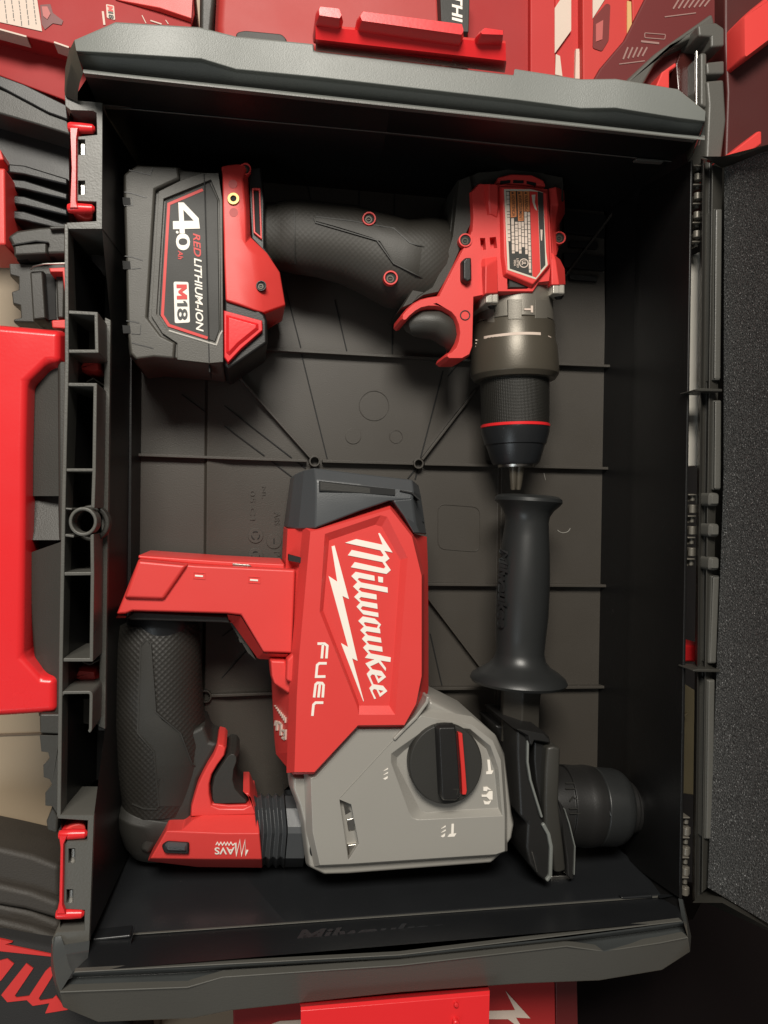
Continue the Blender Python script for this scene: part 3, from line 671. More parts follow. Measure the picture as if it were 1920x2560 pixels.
screw(923, 546, gz(923, 556) + .0022, 17, gro, RED, dep=.0012); screw(977, 694, gz(977, 688) + .0024, 18, gro, RED, dep=.0012)
# black back housing
bh = MB(); bh.prism([(1131, 500), (1146, 452), (1195, 428), (1250, 424), (1288, 415), (1349, 420), (1362, 432), (1410, 441), (1412, 500), (1330, 560), (1185, 560), (1160, 640), (1110, 720), (1060, 748), (1010, 770), (1002, 770), (1080, 640), (1121, 590)], .008, .0545, 3, .002)
bh.prism([(1146, 448), (1176, 436), (1182, 470), (1180, 560), (1172, 575), (1124, 690), (1097, 732), (1060, 740), (1030, 757), (1046, 738), (1080, 716), (1110, 655), (1130, 590)], .03, .059, 3, .002)
bh.build('back_housing', RUBD, drill, .0016, 3)
vc = MB(); vc.prism([(1240, 458), (1246, 442), (1280, 434), (1330, 436), (1360, 450), (1366, 466)], .05, .0605, 2, .001); vo = vc.build('vent_ring', RED, drill, .0008)
vh = MB()
for x0, y0, x1, y1 in ((1251, 452, 1276, 450), (1283, 450, 1309, 451), (1317, 452, 1340, 457)): vh.prism([(x0, y0), (x1, y1), (x1, y1 + 7), (x0, y0 + 7)], .055, .0609)
vh.each('vent_slot', HOLE, vo)
# red head
rh = MB(); ZH = .0625
body = [(1177, 477), (1197, 456), (1245, 458), (1262, 457), (1300, 460), (1345, 466), (1372, 470), (1379, 560), (1383, 640), (1376, 706), (1349, 709), (1334, 732), (1247, 732), (1220, 738), (1187, 745), (1184, 866), (1176, 888), (1156, 899), (1122, 899), (1114, 892), (1117, 883), (1128, 878), (1138, 868), (1144, 852), (1147, 832), (1144, 812), (1137, 795), (1127, 783), (1110, 773), (1091, 768), (1072, 768), (1054, 772), (1040, 780), (1027, 791), (1017, 802), (1009, 804), (1003, 798), (1004, 786), (1017, 770), (1035, 755), (1052, 746), (1070, 741), (1096, 737), (1130, 670), (1150, 632), (1178, 575), (1180, 540)]
rh.prism(body, .036, ZH, 4, .003, holes=[([(1200, 595), (1213, 595), (1215, 624), (1203, 625)], .006), ([(1224, 594), (1240, 592), (1243, 620), (1227, 621)], .006), ([(1268, 688), (1332, 709), (1318, 722), (1268, 723)], .004)])
hdo = rh.build('head_housing', RED, drill, .0012, 3)
rp = MB(); rp.prism([(1252, 462), (1300, 463), (1345, 470), (1372, 478), (1374, 520), (1380, 662), (1345, 704), (1334, 716), (1262, 686), (1256, 640)], ZH - .001, .0665, 5, .003)
rp.build('label_housing', RED, hdo, .0008)
# sculpted ribs and side bosses
rq = MB()
rq.solid([[(1205, 458, .060), (1222, 458, .067), (1246, 460, .066)], [(1208, 505, .061), (1222, 503, .067), (1246, 520, .066)], [(1212, 545, .0618), (1226, 536, .063), (1244, 545, .063)]], .04)
rq.solid([[(1198, 645, .0618), (1215, 645, .063), (1243, 640, .063)], [(1203, 670, .062), (1214, 666, .068), (1244, 650, .063)], [(1207, 734, .062), (1213, 735, .069), (1246, 733, .064)]], .04)
rq.solid([[(1372, 470, .060), (1390, 466, .062), (1411, 474, .050)], [(1376, 510, .062), (1396, 512, .062), (1413, 520, .048)], [(1376, 556, .060), (1390, 545, .057), (1413, 532, .046)], [(1378, 580, .056), (1388, 580, .054), (1398, 560, .045)], [(1381, 640, .054), (1392, 640, .054), (1400, 612, .044)], ], .02)
rq.solid([[(1378, 630, .058), (1384, 634, .060), (1400, 648, .050)], [(1378, 650, .062), (1390, 652, .062), (1412, 672, .050)], [(1379, 712, .062), (1398, 712, .062), (1414, 712, .050)]], .02)
rq.each('boss_rib', RED, hdo, .001, 3)
screw(1399, 594, .053, 16, hdo, RED); screw(1164, 600, ZH + .001, 17, hdo, RED); screw(1163, 788, ZH + .0004, 13, hdo, BLK)
sw = MB(); sw.prism([(1156, 650), (1166, 641), (1181, 641), (1182, 700), (1170, 708), (1156, 698)], .05, .068, 4, .003); sw.build('direction_switch', BLK, hdo, .0008)
wn = MB(); wn.prism([(1273, 695), (1326, 711), (1317, 719), (1273, 719)], ZH - .0045, ZH - .0005, 2, .0005); wn.build('light_window', RUB, hdo)
# rating label
ZL = .0666
lb = MB(); lb.prism(cL((75, 240), (560, 245), (790, 300), (850, 1400), (880, 1640), (660, 1905), (140, 1730)), ZL - .001, ZL); lo = lb.build('rating_label', mat('label_silver', (.62, .56, .46), .35), hdo)
lb = MB(); lb.prism(cL((112, 275), (545, 280), (595, 1845), (180, 1705)), ZL - .001, ZL + .00015); lb.prism(cL((695, 285), (795, 310), (838, 1640), (750, 1740)), ZL - .001, ZL + .00015); lb.each('label_black_field', RUB, lo)
lb = MB(); lb.prism(cL((545, 280), (690, 290), (745, 1760), (665, 1870), (600, 1845)), ZL - .001, ZL + .0002); lb.build('label_red_field', REDI, lo)
lb = MB(); 
for q in (((185, 280), (290, 280), (305, 750), (200, 765)), ((318, 280), (415, 280), (435, 825), (335, 830)), ((430, 280), (540, 280), (545, 655), (445, 650))): lb.prism(cL(*q), ZL - .001, ZL + .0003)
lb.each('label_orange_field', ORNG, lo)
for wd_, q in (('ADVERTENCIA', ((215, 350), (225, 740), (285, 735), (270, 350))), ('AVERTISSEMENT', ((340, 350), (355, 815), (415, 812), (400, 350))), ('WARNING', ((450, 350), (460, 640), (525, 640), (515, 350)))):
    text(wd_, cL(*q), ZL + .0003, RUB, 'label_lettering', lo, .01, 0, .00008)
lb = MB()
for x in (240, 365, 485): lb.prism(cL((x - 28, 335), (x - 25, 290), (x + 25, 315)), ZL, ZL + .00038)
lb.build('warning_triangle', RUB, lo)
tx = MB(); random.seed(3)
def pl_rows(x0, x1, y0, y1, xw=44):
    y = y0
    while y < y1 - 20:
        L = random.choice((40, 60, 90, 120)); L = min(L, y1 - y)
        k = (y - 280) / 1500 * 35
        tx.prism(cL((x0 + k, y), (x0 + k + xw, y), (x0 + k + xw + 2, y + L), (x0 + k + 2, y + L)), ZL, ZL + .0003); y += L + 11
pl_rows(120, 0, 290, 1200, 50); pl_rows(195, 0, 780, 1430, 50); pl_rows(262, 0, 845, 1420, 50); pl_rows(325, 0, 845, 1450, 46); pl_rows(382, 0, 845, 1330, 44); pl_rows(440, 0, 660, 1440, 44); pl_rows(500, 0, 670, 1780, 42)
tx.build('label_small_print', CREAM, lo)
tx = MB(); cc = cL((440, 1605))[0]; tx.ribbon(circ(cc[0], cc[1], 10.5), 2.2, ZL, ZL + .0004, True); tx.prism(cL((745, 985), (785, 990), (775, 1190), (755, 1190)), ZL, ZL + .0004)
tx.prism(cL((585, 345), (655, 345), (640, 480), (685, 640), (640, 600), (600, 480)), ZL, ZL + .0004); tx.build('label_mark', CREAM, lo)
text('UL', cL((400, 1560), (400, 1640), (480, 1640), (480, 1560)), ZL + .0003, CREAM, 'label_lettering', lo, .03, 0, .0001)
text('LISTED', cL((305, 1520), (310, 1690), (350, 1690), (345, 1520)), ZL + .0003, CREAM, 'label_lettering', lo, .02, 0, .0001)
text('99DA', cL((250, 1545), (255, 1660), (295, 1660), (290, 1545)), ZL + .0003, CREAM, 'label_lettering', lo, .02, 0, .0001)
# trigger
tg = MB(); tg.lathe([(1040, 800, .036, 12), (1060, 800, .036, 30), (1085, 806, .036, 36), (1112, 818, .036, 38), (1132, 838, .036, 30), (1138, 862, .036, 18), (1134, 880, .036, 8)], 28, 1.1)
tg = MB(); tg.lathe([(1018, 816, .044, 16), (1032, 812, .047, 30), (1056, 809, .049, 36), (1086, 810, .049, 38), (1108, 822, .049, 37), (1123, 843, .048, 31), (1132, 862, .045, 22), (1129, 880, .042, 12)], 32, 1.2, bend=True)
tg.build('trigger', DRK, drill, 0)
# gear case, collar, chuck along a nearly vertical axis
AXZ = .034
def ax(y, r, dx=0): return (1283 + (y - 735) * .0145 + dx, y, AXZ, r)
gc = MB(); gc.lathe([ax(715, 92), ax(722, 96), ax(800, 98), ax(812, 99)], 56); gco = gc.build('gear_case', GEAR, drill, .0006)
gk = MB()
def cz(x, y, r):
    c0 = P(1283 + (y - 735) * .0145, y, AXZ); rr = R(r, x, y, AXZ); zt = AXZ + rr * .7
    for _ in range(8): u = min(.985, abs(P(x, y, zt).x - c0.x) / rr); zt = AXZ + rr * math.sqrt(1 - u * u)
    return zt
for k0, k1, y0, y1 in ((1270, 1305, 748, 798), (1338, 1369, 748, 796), (1218, 1236, 764, 806)):
    gk.solid([[(k0 + (k1 - k0) * i / 5, y, cz(k0 + (k1 - k0) * i / 5, y, 98) + .0011) for i in range(6)] for y in (y0, (y0 + y1) / 2, y1)], AXZ)
gk.each('case_flat', GEAR, gco, .0003)
gm = MB(); gm.ribbon([(1311, 773), (1327, 773)], 4.5, .001, lambda a, b_: cz(a, b_, 98) + .0006); gm.ribbon([(1330, 764), (1330, 781)], 5.5, .001, lambda a, b_: cz(a, b_, 98) + .0006); gm.build('hammer_mark', CREAM, gco)
co = MB(); co.lathe([ax(812, 96), ax(815, 101), ax(854, 102), ax(858, 103), ax(874, 107), ax(930, 110), ax(940, 109), ax(952, 100), ax(953, 84)], 64); coo = co.build('torque_collar', COLL, drill, .0004)
cm = MB(); cm.ribbon([(1210 + i * 7.1, 845 - 12 * math.sin(math.pi * (i / 20) * .62 + .1)) for i in range(21)], 6.5, .001, lambda a, b_: cz(a, b_, 102) + .0004)
for y in (850, 858, 866): cm.ribbon([(1189, y), (1193, y)], 3, .001, lambda a, b_: cz(a, b_, 102) + .0005)
for p in ([(1371, 840), (1378, 844)], [(1372, 850), (1380, 846)], [(1376, 852), (1382, 856)]): cm.ribbon(p, 3, .001, lambda a, b_: cz(a, b_, 102) + .0005)
cm.build('collar_marking', CREAM, coo)
ck = MB(); ck.lathe([ax(950, 86), ax(1062, 84)], 64); cko = ck.build('chuck_sleeve', KNUR, drill, 0)
ck = MB(); ck.lathe([ax(1062, 84), ax(1063, 86), ax(1069, 86), ax(1070, 84)], 64); ck.build('red_ring', RED2, cko)
ck = MB(); ck.lathe([ax(1070, 85), ax(1082, 84), ax(1112, 76), ax(1113, 73), ax(1155, 60), ax(1162, 55), ax(1163, 30)], 64); ck.build('chuck_nose', CASEG, cko, .0003)
ck = MB(); ck.lathe([ax(1160, 46), ax(1168, 44), ax(1169, 20)], 48); ck.build('chuck_face', STEEL, cko)
for dx, zz_ in ((-8, .004), (8, .004), (0, -.004)):
    ck = MB(); ck.lathe([(1292 + dx, 1160, AXZ + zz_, 12), (1290 + dx * .85, 1210, AXZ + zz_ * .6, 8), (1289 + dx * .8, 1225, AXZ + zz_ * .6, 6)], 14); ck.build('chuck_jaw', STEEL if False else COLL, cko, .0004)
# silver bolts
for (x0, x1, y0, y1, z) in ((1212, 1247, 734, 758, .0645), (1379, 1413, 711, 735, .0600)):
    q = MB(); q.prism([(x0, y0), (x1, y0), (x1, y1), (x0, y1)], .03, z, 2, .001); q.prism([(x0 + 3, y0 + 1), (x0 + 20, y0 + 1), (x0 + 20, y1 - 1), (x0 + 3, y1 - 1)], .03, z + .0012); qo = q.build('bolt_lug', SILV, hdo, .0008)
    q = MB(); q.lathe([((x0 + x1) / 2, y1 - 2, z - .008, 13), ((x0 + x1) / 2 + 1, y1 + 8, z - .008, 12), ((x0 + x1) / 2 + 1, y1 + 14, z - .008, 6)], 20); q.build('bolt_head', BLK, qo, .0004)

# ================================================================== ROTARY HAMMER
ham = thing('rotary_hammer', 'red and grey rotary hammer with white wordmark and black side handle', 'rotary hammer', P(850, 1750, 0))
r1 = crop(270, 1360, 2.514); r2 = crop(660, 1140, 2.698); r3 = crop(640, 1680, 2.37); r5 = crop(1180, 1740, 3.318)
ZM = .0835
# motor housing: faceted
mh = MB()
mh.solid([[(719, 1322, .068), (771, 1322, .080), (800, 1307, .079), (880, 1284, .079), (979, 1255, .079), (1003, 1287, .079), (1036, 1334, .079), (1067, 1342, .066)],
          [(714, 1420, .066), (768, 1420, .080), (790, 1420, .0805), (880, 1420, ZM), (980, 1420, ZM), (1020, 1420, .083), (1052, 1420, .0805), (1070, 1420, .064)],
          [(706, 1530, .066), (756, 1560, .080), (775, 1560, .0805), (880, 1560, ZM), (980, 1560, ZM), (1020, 1560, .083), (1052, 1560, .0805), (1071, 1560, .064)],
          [(690, 1650, .050), (742, 1680, .080), (760, 1690, .0805), (880, 1680, ZM), (980, 1690, ZM), (1020, 1700, .083), (1052, 1700, .0805), (1071, 1725, .064)],
          [(682, 1720, .045), (735, 1733, .080), (752, 1740, .0805), (870, 1760, ZM), (980, 1780, ZM), (1010, 1790, .083), (1030, 1780, .080), (1064, 1752, .066)],
          [(690, 1885, .050), (734, 1880, .080), (748, 1890, .0805), (850, 1850, ZM), (893, 1817, ZM), (960, 1817, .083), (1011, 1817, .0805), (1045, 1780, .070)],
          ], .012)
mh.solid([[(690, 1885, .050), (734, 1880, .080), (748, 1890, .0805), (832, 1885, ZM), (893, 1817, ZM)], [(715, 1915, .055), (732, 1936, .078), (750, 1936, .0805), (785, 1935, .0822), (840, 1875, .083)]], .012)
mho = mh.build('motor_housing', RED, ham, .0011, 3, ang=20)
# recessed badge field: raised frame around it is modelled as a sunken tray
def tray(outer, inner, z1, z0, parent, m, name):
    t_ = MB(); o_ = [P(a, b_, z1) for a, b_ in outer]; i_ = [P(a, b_, z0) for a, b_ in inner]; t_.wall(o_, i_); t_.add(i_, [range(len(i_))]); return t_
# frame plate with a hole sitting on the housing top
fr = MB()
outer = [(776, 1329), (800, 1324), (976, 1273), (996, 1298), (1030, 1342), (1054, 1440), (1054, 1690), (1040, 1760), (1011, 1812), (895, 1813), (786, 1930), (736, 1930), (742, 1740), (748, 1640)]
o_in = [(812, 1335), (952, 1288), (968, 1292), (1019, 1394), (1000, 1640), (988, 1787), (897, 1787), (893, 1766), (799, 1529)]
i_in = [(823, 1351), (938, 1312), (954, 1317), (1001, 1400), (985, 1640), (973, 1764), (898, 1764), (896, 1755), (808, 1527)]
ZF = .0885
ft_ = [P(a, b_, ZF) for a, b_ in outer]; oi = [P(a, b_, ZF) for a, b_ in o_in]; ii = [P(a, b_, ZF - .0034) for a, b_ in i_in]
fr.cap(ft_, [oi]); fr.wall(oi, ii); fr.add(ii, [range(len(ii))])
ins = inset([(p.x, p.y) for p in ft_], -.004)
fr.wall(ft_, [Vector((q[0], q[1], ZF - .0105)) for q in ins])
fr.build('badge_panel', RED, mho, 0, 3, ang=12)
# wordmark
ZW = ZF - .0033
A = crop(810, 1320, 9.217); B = crop(810, 1520, 9.217)
def cutletter(m_, outer, holes=()):
    top = [P(a, b_, ZW + .0004) for a, b_ in outer]; hs = [[P(a, b_, ZW + .0004) for a, b_ in h] for h in holes]
    m_.cap(top, hs) if hs else m_.add(top, [range(len(top))])
    for r_ in [top] + hs: m_.wall(r_, [p - Vector((0, 0, .0006)) for p in r_])
lm = MB()
cutletter(lm, A((485, 340), (745, 255), (1350, 385), (1250, 125), (1285, 115), (1580, 565), (1390, 525), (1510, 705), (1410, 785), (1540, 970), (1440, 1060), (620, 905), (710, 785), (1385, 935), (1415, 895), (1345, 785), (550, 630), (640, 505), (1340, 660), (1375, 630), (1300, 515)))
cutletter(lm, A((730, 1010), (1160, 1100), (1170, 1220), (805, 1150), (775, 1185), (855, 1255), (1465, 1370), (1470, 1490), (840, 1370), (800, 1415), (870, 1470), (1210, 1535), (1215, 1650), (850, 1590), (810, 1630), (860, 1680), (1225, 1745), (1235, 1865), (890, 1800), (845, 1850), (885, 1890), (1250, 1955), (1255, 2055), (905, 1990), (750, 1815), (835, 1720), (695, 1590), (805, 1480), (670, 1350), (770, 1250), (630, 1110)))
cutletter(lm, A((1245, 1115), (1360, 1135), (1360, 1260), (1255, 1245)))
cutletter(lm, B((895, 195), (1170, 245), (1315, 380), (1265, 465), (1290, 480), (1300, 585), (985, 535), (950, 560), (1015, 630), (1310, 690), (1325, 800), (1015, 750), (985, 775), (1045, 840), (1340, 895), (1350, 1010), (1040, 960), (1020, 975), (1080, 1050), (1540, 1140), (1530, 1245), (1300, 1210), (1430, 1385), (1420, 1455), (1260, 1255), (1065, 1345), (1120, 1415), (1330, 1455), (1430, 1590), (1250, 1735), (1165, 1540), (1105, 1530), (1065, 1580), (1140, 1760), (1365, 1795), (1460, 1915), (1290, 2050), (1210, 1880), (1150, 1865), (1115, 1910), (1200, 2085), (1160, 2100), (1045, 1850), (1105, 1780), (985, 1520), (1065, 1430), (955, 1280), (1165, 1185), (945, 1150), (1020, 1055), (900, 915), (985, 830), (875, 715), (950, 630), (835, 515), (920, 430), (790, 300)),
          (B((940, 325), (1255, 382), (1222, 462), (970, 420), (915, 350)), B((1215, 1550), (1340, 1575), (1260, 1640)), B((1255, 1885), (1375, 1910), (1300, 1970))))
cutletter(lm, A((175, 425), (245, 405), (575, 1640), (425, 1565)) + B((775, 1220), (650, 1160), (920, 2150), (905, 2150), (390, 805), (555, 900)) + A((105, 1105), (305, 1235)))
lm.build('wordmark', WHT, mho)
fu = MB(); fc = crop(660, 1580, 6.506)
for p in (((870, 190), (985, 190), (1030, 225), (1015, 430)), ((960, 195), (940, 430)), ((1020, 510), (900, 510), (865, 540), (848, 727), (1000, 725)), ((815, 1065), (840, 855), (870, 828), (945, 832), (970, 865), (955, 1065)), ((910, 835), (885, 1065)), ((965, 1150), (840, 1150), (805, 1185), (787, 1365))):
    fu.ribbon(fc(*p), 6.3, ZF - .001, ZF + .0003)
fu.build('model_lettering', WHT, mho)
# small lettering on the flank of the housing
pls = plane3((686, 1800, .048), (735, 1740, .080), (735, 1860, .080)); fu = MB()
def dstroke(m_, pts, wd, pl):
    for a, b_ in zip(pts, pts[1:]):
        d = Vector((b_[0] - a[0], b_[1] - a[1])).normalized(); n = Vector((-d.y, d.x)) * wd / 2
        m_.decal([(a[0] + n.x, a[1] + n.y), (b_[0] + n.x, b_[1] + n.y), (b_[0] - n.x, b_[1] - n.y), (a[0] - n.x, a[1] - n.y)], pl, .0007)
for p in (((355, 1585), (350, 1750), (300, 1710)), ((300, 1590), (345, 1610)), ((325, 1650), (347, 1690)), ((285, 1500), (280, 1680)), ((285, 1500), (235, 1460)), ((225, 1460), (215, 1600)), ((205, 1440), (190, 1520))): dstroke(fu, fc(*p), 4.2, pls)
for i in range(8): dstroke(fu, fc((355 - i * 24, 1385 - i * 28), (353 - i * 24, 1475 - i * 38)), 2.0, pls)
fu.build('flank_lettering', CREAM, mho)
# lug on the flank
lu = MB(); lu.prism([(673, 1648), (716, 1650), (735, 1714), (725, 1740), (683, 1712), (676, 1690)], .03, .074, 4, .004)
lu.prism([(716, 1650), (762, 1600), (752, 1680), (736, 1712), (714, 1702)], .05, .0805, 3, .002); lu.build('flank_lug', RED, mho, .0012)
vt = MB(); vt.prism([(722, 1387), (762, 1396), (762, 1409), (722, 1402)], .06, .0795); vt.build('flank_vent', HOLE, mho)
# rear cap
cp = MB()
cp.solid([[(736, 1186, .060), (760, 1176, .070), (786, 1170, .080), (900, 1184, .083), (1030, 1199, .080), (1046, 1212, .070)],
          [(733, 1215, .062), (757, 1208, .076), (790, 1200, .0865), (900, 1212, .0885), (1034, 1228, .0865), (1052, 1240, .070)],
          [(727, 1260, .064), (752, 1258, .078), (790, 1252, .0885), (900, 1240, .0895), (1030, 1246, .0880), (1057, 1272, .070)],
          [(719, 1321, .064), (746, 1322, .078), (789, 1321, .0888), (900, 1278, .0895), (982, 1250, .0885), (1062, 1310, .072)]], .012)
cp.solid([[(981, 1250, .0885), (1030, 1246, .0880), (1057, 1272, .070)], [(1010, 1290, .0885), (1040, 1310, .084), (1064, 1320, .068)], [(1036, 1334, .086), (1050, 1335, .080), (1067, 1337, .066)]], .012)
cpo = cp.build('rear_cap', GRYD, ham, .0012, 3, ang=9)
cs = MB(); cs.prism([(798, 1202), (988, 1223), (988, 1238), (798, 1227)], .08, .0893); cs.build('cap_slot', HOLE, cpo)
cs = MB(); cs.prism([(801, 1205), (925, 1220), (925, 1233), (801, 1224)], .08, .0895); cs.build('slot_grille', RUB, cpo)
cs = MB(); cs.ribbon([(1000, 1226), (1030, 1232), (1050, 1250)], 3, .07, .0885); cs.build('cap_groove', BLK, cpo)
# battery mount arm
ar = MB()
ar.prism(r1((190, 95), (550, 130), (1180, 160), (1160, 690), (975, 685), (835, 450), (745, 440), (155, 425), (110, 440), (50, 445)), .015, .078, 3, .002)
aro = ar.build('battery_mount', RED, ham, .001, 3)
ar = MB(); ar.prism(r1((190, 70), (700, 105), (1110, 125), (1110, 160), (550, 128), (190, 92)), .015, .072, 2, .001); ar.build('mount_rail', RED, aro, .0006)
ar = MB(); ar.prism(r1((780, 122), (890, 130), (905, 142), (785, 136)), .06, .0735); ar.build('rail_contact', STEEL, aro, .0003)
ar = MB(); ar.prism(r1((188, 98), (505, 128), (350, 352), (98, 344)), .07, .0815, 5, .002); ar.build('mount_pad', RED, aro, .0012, 3)
ar = MB(); ar.strip([[(294, 1538, .0775), (316, 1540, .0775)], [(290, 1545, .070), (314, 1545, .070)]]); ar.strip([r1((975, 687))[0:1] and [(602, 1541, .077), (659, 1633, .077), (720, 1635, .077)], [(580, 1557, .062), (645, 1647, .062), (714, 1651, .062)]]); ar.strip([[(568, 1536, .077), (602, 1541, .077)], [(574, 1556, .062), (580, 1557, .062)]]); ar.each('mount_chamfer', RED, aro, .0008)
for x, y in ((497.5, 1439), (635, 1449.5)):
    q = MB(); q.ribbon([(x - 14, y - 8), (x + 15, y - 6), (x + 15, y + 9), (x - 14, y + 7)], 1.5, .07, .0784, True); qo = q.build('slot_rim', RED, aro)
    q = MB(); q.ribbon([(x - 10, y), (x + 10, y + 1.5)], 4, .07, .0784); q.build('slot_tab', WHT, qo)
ar = MB(); ar.prism(r1((165, 425), (755, 455), (770, 500), (720, 495), (140, 478), (115, 460)), .02, .068, 2, .001); ar.build('mount_base_plate', RUB, aro, .0005)
ar = MB(); ar.prism([(574, 1556), (592, 1560), (640, 1650), (620, 1632)], .02, .058); ar.prism([(596, 1596), (606, 1598), (612, 1608), (600, 1606)], .05, .0585); ar.build('mount_lower_edge', DRK, aro)
# grip
hg = [(397, 1552, .042, 82), (397, 1560, .042, 84)]
gpp = [(396, 1566, .036, 100), (392, 1600, .036, 106), (391, 1640, .036, 109), (391, 1720, .036, 112), (394, 1797, .036, 115), (402, 1850, .036, 119), (402, 1917, .036, 112), (405, 1980, .036, 98), (400, 2020, .036, 92), (385, 2060, .034, 88), (375, 2110, .032, 66), (368, 2138, .030, 34)]
q = MB(); q.lathe([(405, 1535, .038, 80), (405, 1552, .038, 84), (405, 1562, .038, 84), (404, 1580, .038, 80)], 40, .92); q.build('grip_collar', CASEG, ham, .0006)
q = MB(); q.lathe([(397, 1556, .036, 98)] + gpp[:9], 56, .80, power=2.2); hgo = q.build('grip', GRIPT, ham, 0)
q = MB(); q.lathe([(400, 2012, .036, 92), (392, 2030, .036, 99), (386, 2060, .036, 90), (380, 2110, .034, 68), (372, 2138, .030, 40), (370, 2143, .03, 10)], 40, .78, power=2.6); q.build('grip_heel', RUB, ham, .001)
def hz(px, py):
    for a, b_ in zip(gpp, gpp[1:]):
        if a[1] <= py <= b_[1]:
            t = (py - a[1]) / (b_[1] - a[1]); cx = a[0] + (b_[0] - a[0]) * t; r = a[3] + (b_[3] - a[3]) * t; z = a[2] + (b_[2] - a[2]) * t; break
    else: cx, r, z = 400, 92, .036
    rr = R(r, cx, py, z); zt = z + rr * .8
    for _ in range(6):
        u = min(.999, abs(P(px, py, zt).x - P(cx, py, z).x) / rr); zt = z + rr * .8 * (1 - u ** 2.2) ** (1 / 2.2)
    return zt
st = [(1602, 362, 369), (1615, 352, 376), (1700, 348, 383), (1781, 345, 389), (1800, 345, 405), (1833, 344, 451), (1881, 384, 470), (1912, 386, 481), (1917, 387, 497), (1950, 390, 492), (1985, 394, 485), (2016, 397, 478)]
rows = [[(x0 + (x1 - x0) * k / 8, y, hz(x0 + (x1 - x0) * k / 8, y) + .0013) for k in range(9)] for y, x0, x1 in st]
q = MB(); q.strip(rows); q.build('grip_panel', RUB, hgo)
q = MB()
for p in ([(365, 1599), (351, 1616), (344, 1833), (385, 1881), (397, 2018)], [(369, 1600), (376, 1608), (389, 1781), (451, 1833), (481, 1912), (490, 1918), (500, 1914), (525, 1868)], [(330, 2010), (360, 2022), (392, 2023)]):
    q.ribbon(samp(p), 3.4, .001, lambda a, b_: hz(a, b_) + .0018)
q.build('grip_line', RUB, hgo)
# black body beside the guard, then the guard
q = MB(); q.prism(r1((600, 1140), (640, 1240), (695, 1255), (650, 1340), (570, 1480), (535, 1620), (520, 1745), (475, 1795), (365, 1803), (255, 1955), (200, 1930), (250, 1750), (330, 1600), (400, 1400), (480, 1200)), .012, .0530, 3, .002); q.build('grip_web', RUB, ham, .002, 3)
q = MB(); q.prism(r1((690, 1252), (728, 1262), (744, 1285), (735, 1330), (690, 1392), (655, 1450), (640, 1510), (640, 1570), (655, 1640), (700, 1658), (850, 1660), (890, 1640), (883, 1600), (845, 1560), (890, 1560), (945, 1705), (515, 1720), (520, 1650), (540, 1580), (562, 1510), (590, 1450), (625, 1385), (660, 1330)), .02, .0590, 3, .0025)
q.each('trigger_guard', RED, ham, .0012, 3)
q = MB(); Rr = [[(520, 2008, .0575), (570, 2014, .0575), (638, 2012, .0575)], [(520, 2032, .0570), (580, 2032, .0570), (642, 2032, .0570)], [(477, 2053, .0635), (560, 2056, .0637), (645, 2056, .0637)], [(459, 2071, .0675), (560, 2072, .0675), (648, 2072, .0675)],
          [(415, 2078, .0700), (560, 2084, .0705), (649, 2084, .0705)], [(376, 2146, .066), (520, 2148, .067), (655, 2148, .067)], [(369, 2153, .052), (493, 2168, .050), (656, 2170, .050)]]
q.solid(Rr, .012); q.build('damper_housing', RED, ham, .0009, 3, ang=15)
q = MB(); q.prism(rnd(r1((335, 1900), (370, 1872), (510, 1880), (508, 1953), (355, 1948)), 5, 2), .06, .0705, 3, .001); lko = q.build('lock_recess', HOLE, ham)
q = MB(); q.prism(rnd(r1((350, 1900), (375, 1882), (498, 1890), (496, 1942), (365, 1938)), 5, 2), .06, .0725, 6, .002); q.build('lock_button', GRYD, lko, .0005)
ca = crop(520, 2050, 6.38); zA = .0702
def za(a, b_): return .0705 + (.067 - .0705) * (b_ - 2084) / 64 + .0005
text('AVS', ca((425, 435), (105, 435), (105, 550), (425, 550)), za, WHT, 'white_lettering', ham, .02)
q = MB(); q.ribbon(ca((125, 400), (150, 355), (175, 405), (205, 355), (230, 405), (260, 355), (285, 405), (310, 355), (335, 405), (365, 355), (395, 405), (430, 370)), 2.0, .001, za)
q.ribbon(ca((440, 370), (452, 560), (508, 330), (535, 560), (590, 330), (600, 550), (628, 480)), 5.0, .001, za); q.build('wave_mark', WHT, ham)
# trigger
q = MB(); q.prism(r1((740, 1325), (770, 1302), (805, 1308), (824, 1335), (824, 1370), (806, 1420), (800, 1480), (812, 1530), (845, 1568), (878, 1595), (888, 1620), (876, 1645), (655, 1650), (640, 1600), (640, 1530), (655, 1455), (695, 1392)), .018, .0565, 7, .006); q.build('trigger', RUB, ham, .0022, 4)
# bellows
q = MB(); prof = [(-95, .018), (-90, .045), (-58, .060), (-10, .0665), (7, .0675), (71, .0625), (94, .040), (92, .014)]
rows = []; n_ = 9
xs_ = []
x = 636
for i in range(n_):
    sc = 1.0 if i % 2 == 0 else .90
    xs_.append((636 + i * 9.5, sc))
for x, sc in xs_: rows.append([(x + (1 - abs(dy) / 95) * 8 - 3, 2077 + dy * sc, .02 + (z - .02) * sc) for dy, z in prof])
q.strip(rows); q.build('bellows', GRYD, ham, .0004, ang=15)
q = MB(); q.solid([[(x + (1 - abs(dy) / 95) * 8 - 4, 2077 + dy * .97, .02 + (z - .02) * .97) for dy, z in prof] for x in (716, 762)], .01); q.build('bellows_flange', GRYD, ham, .0006, ang=15)
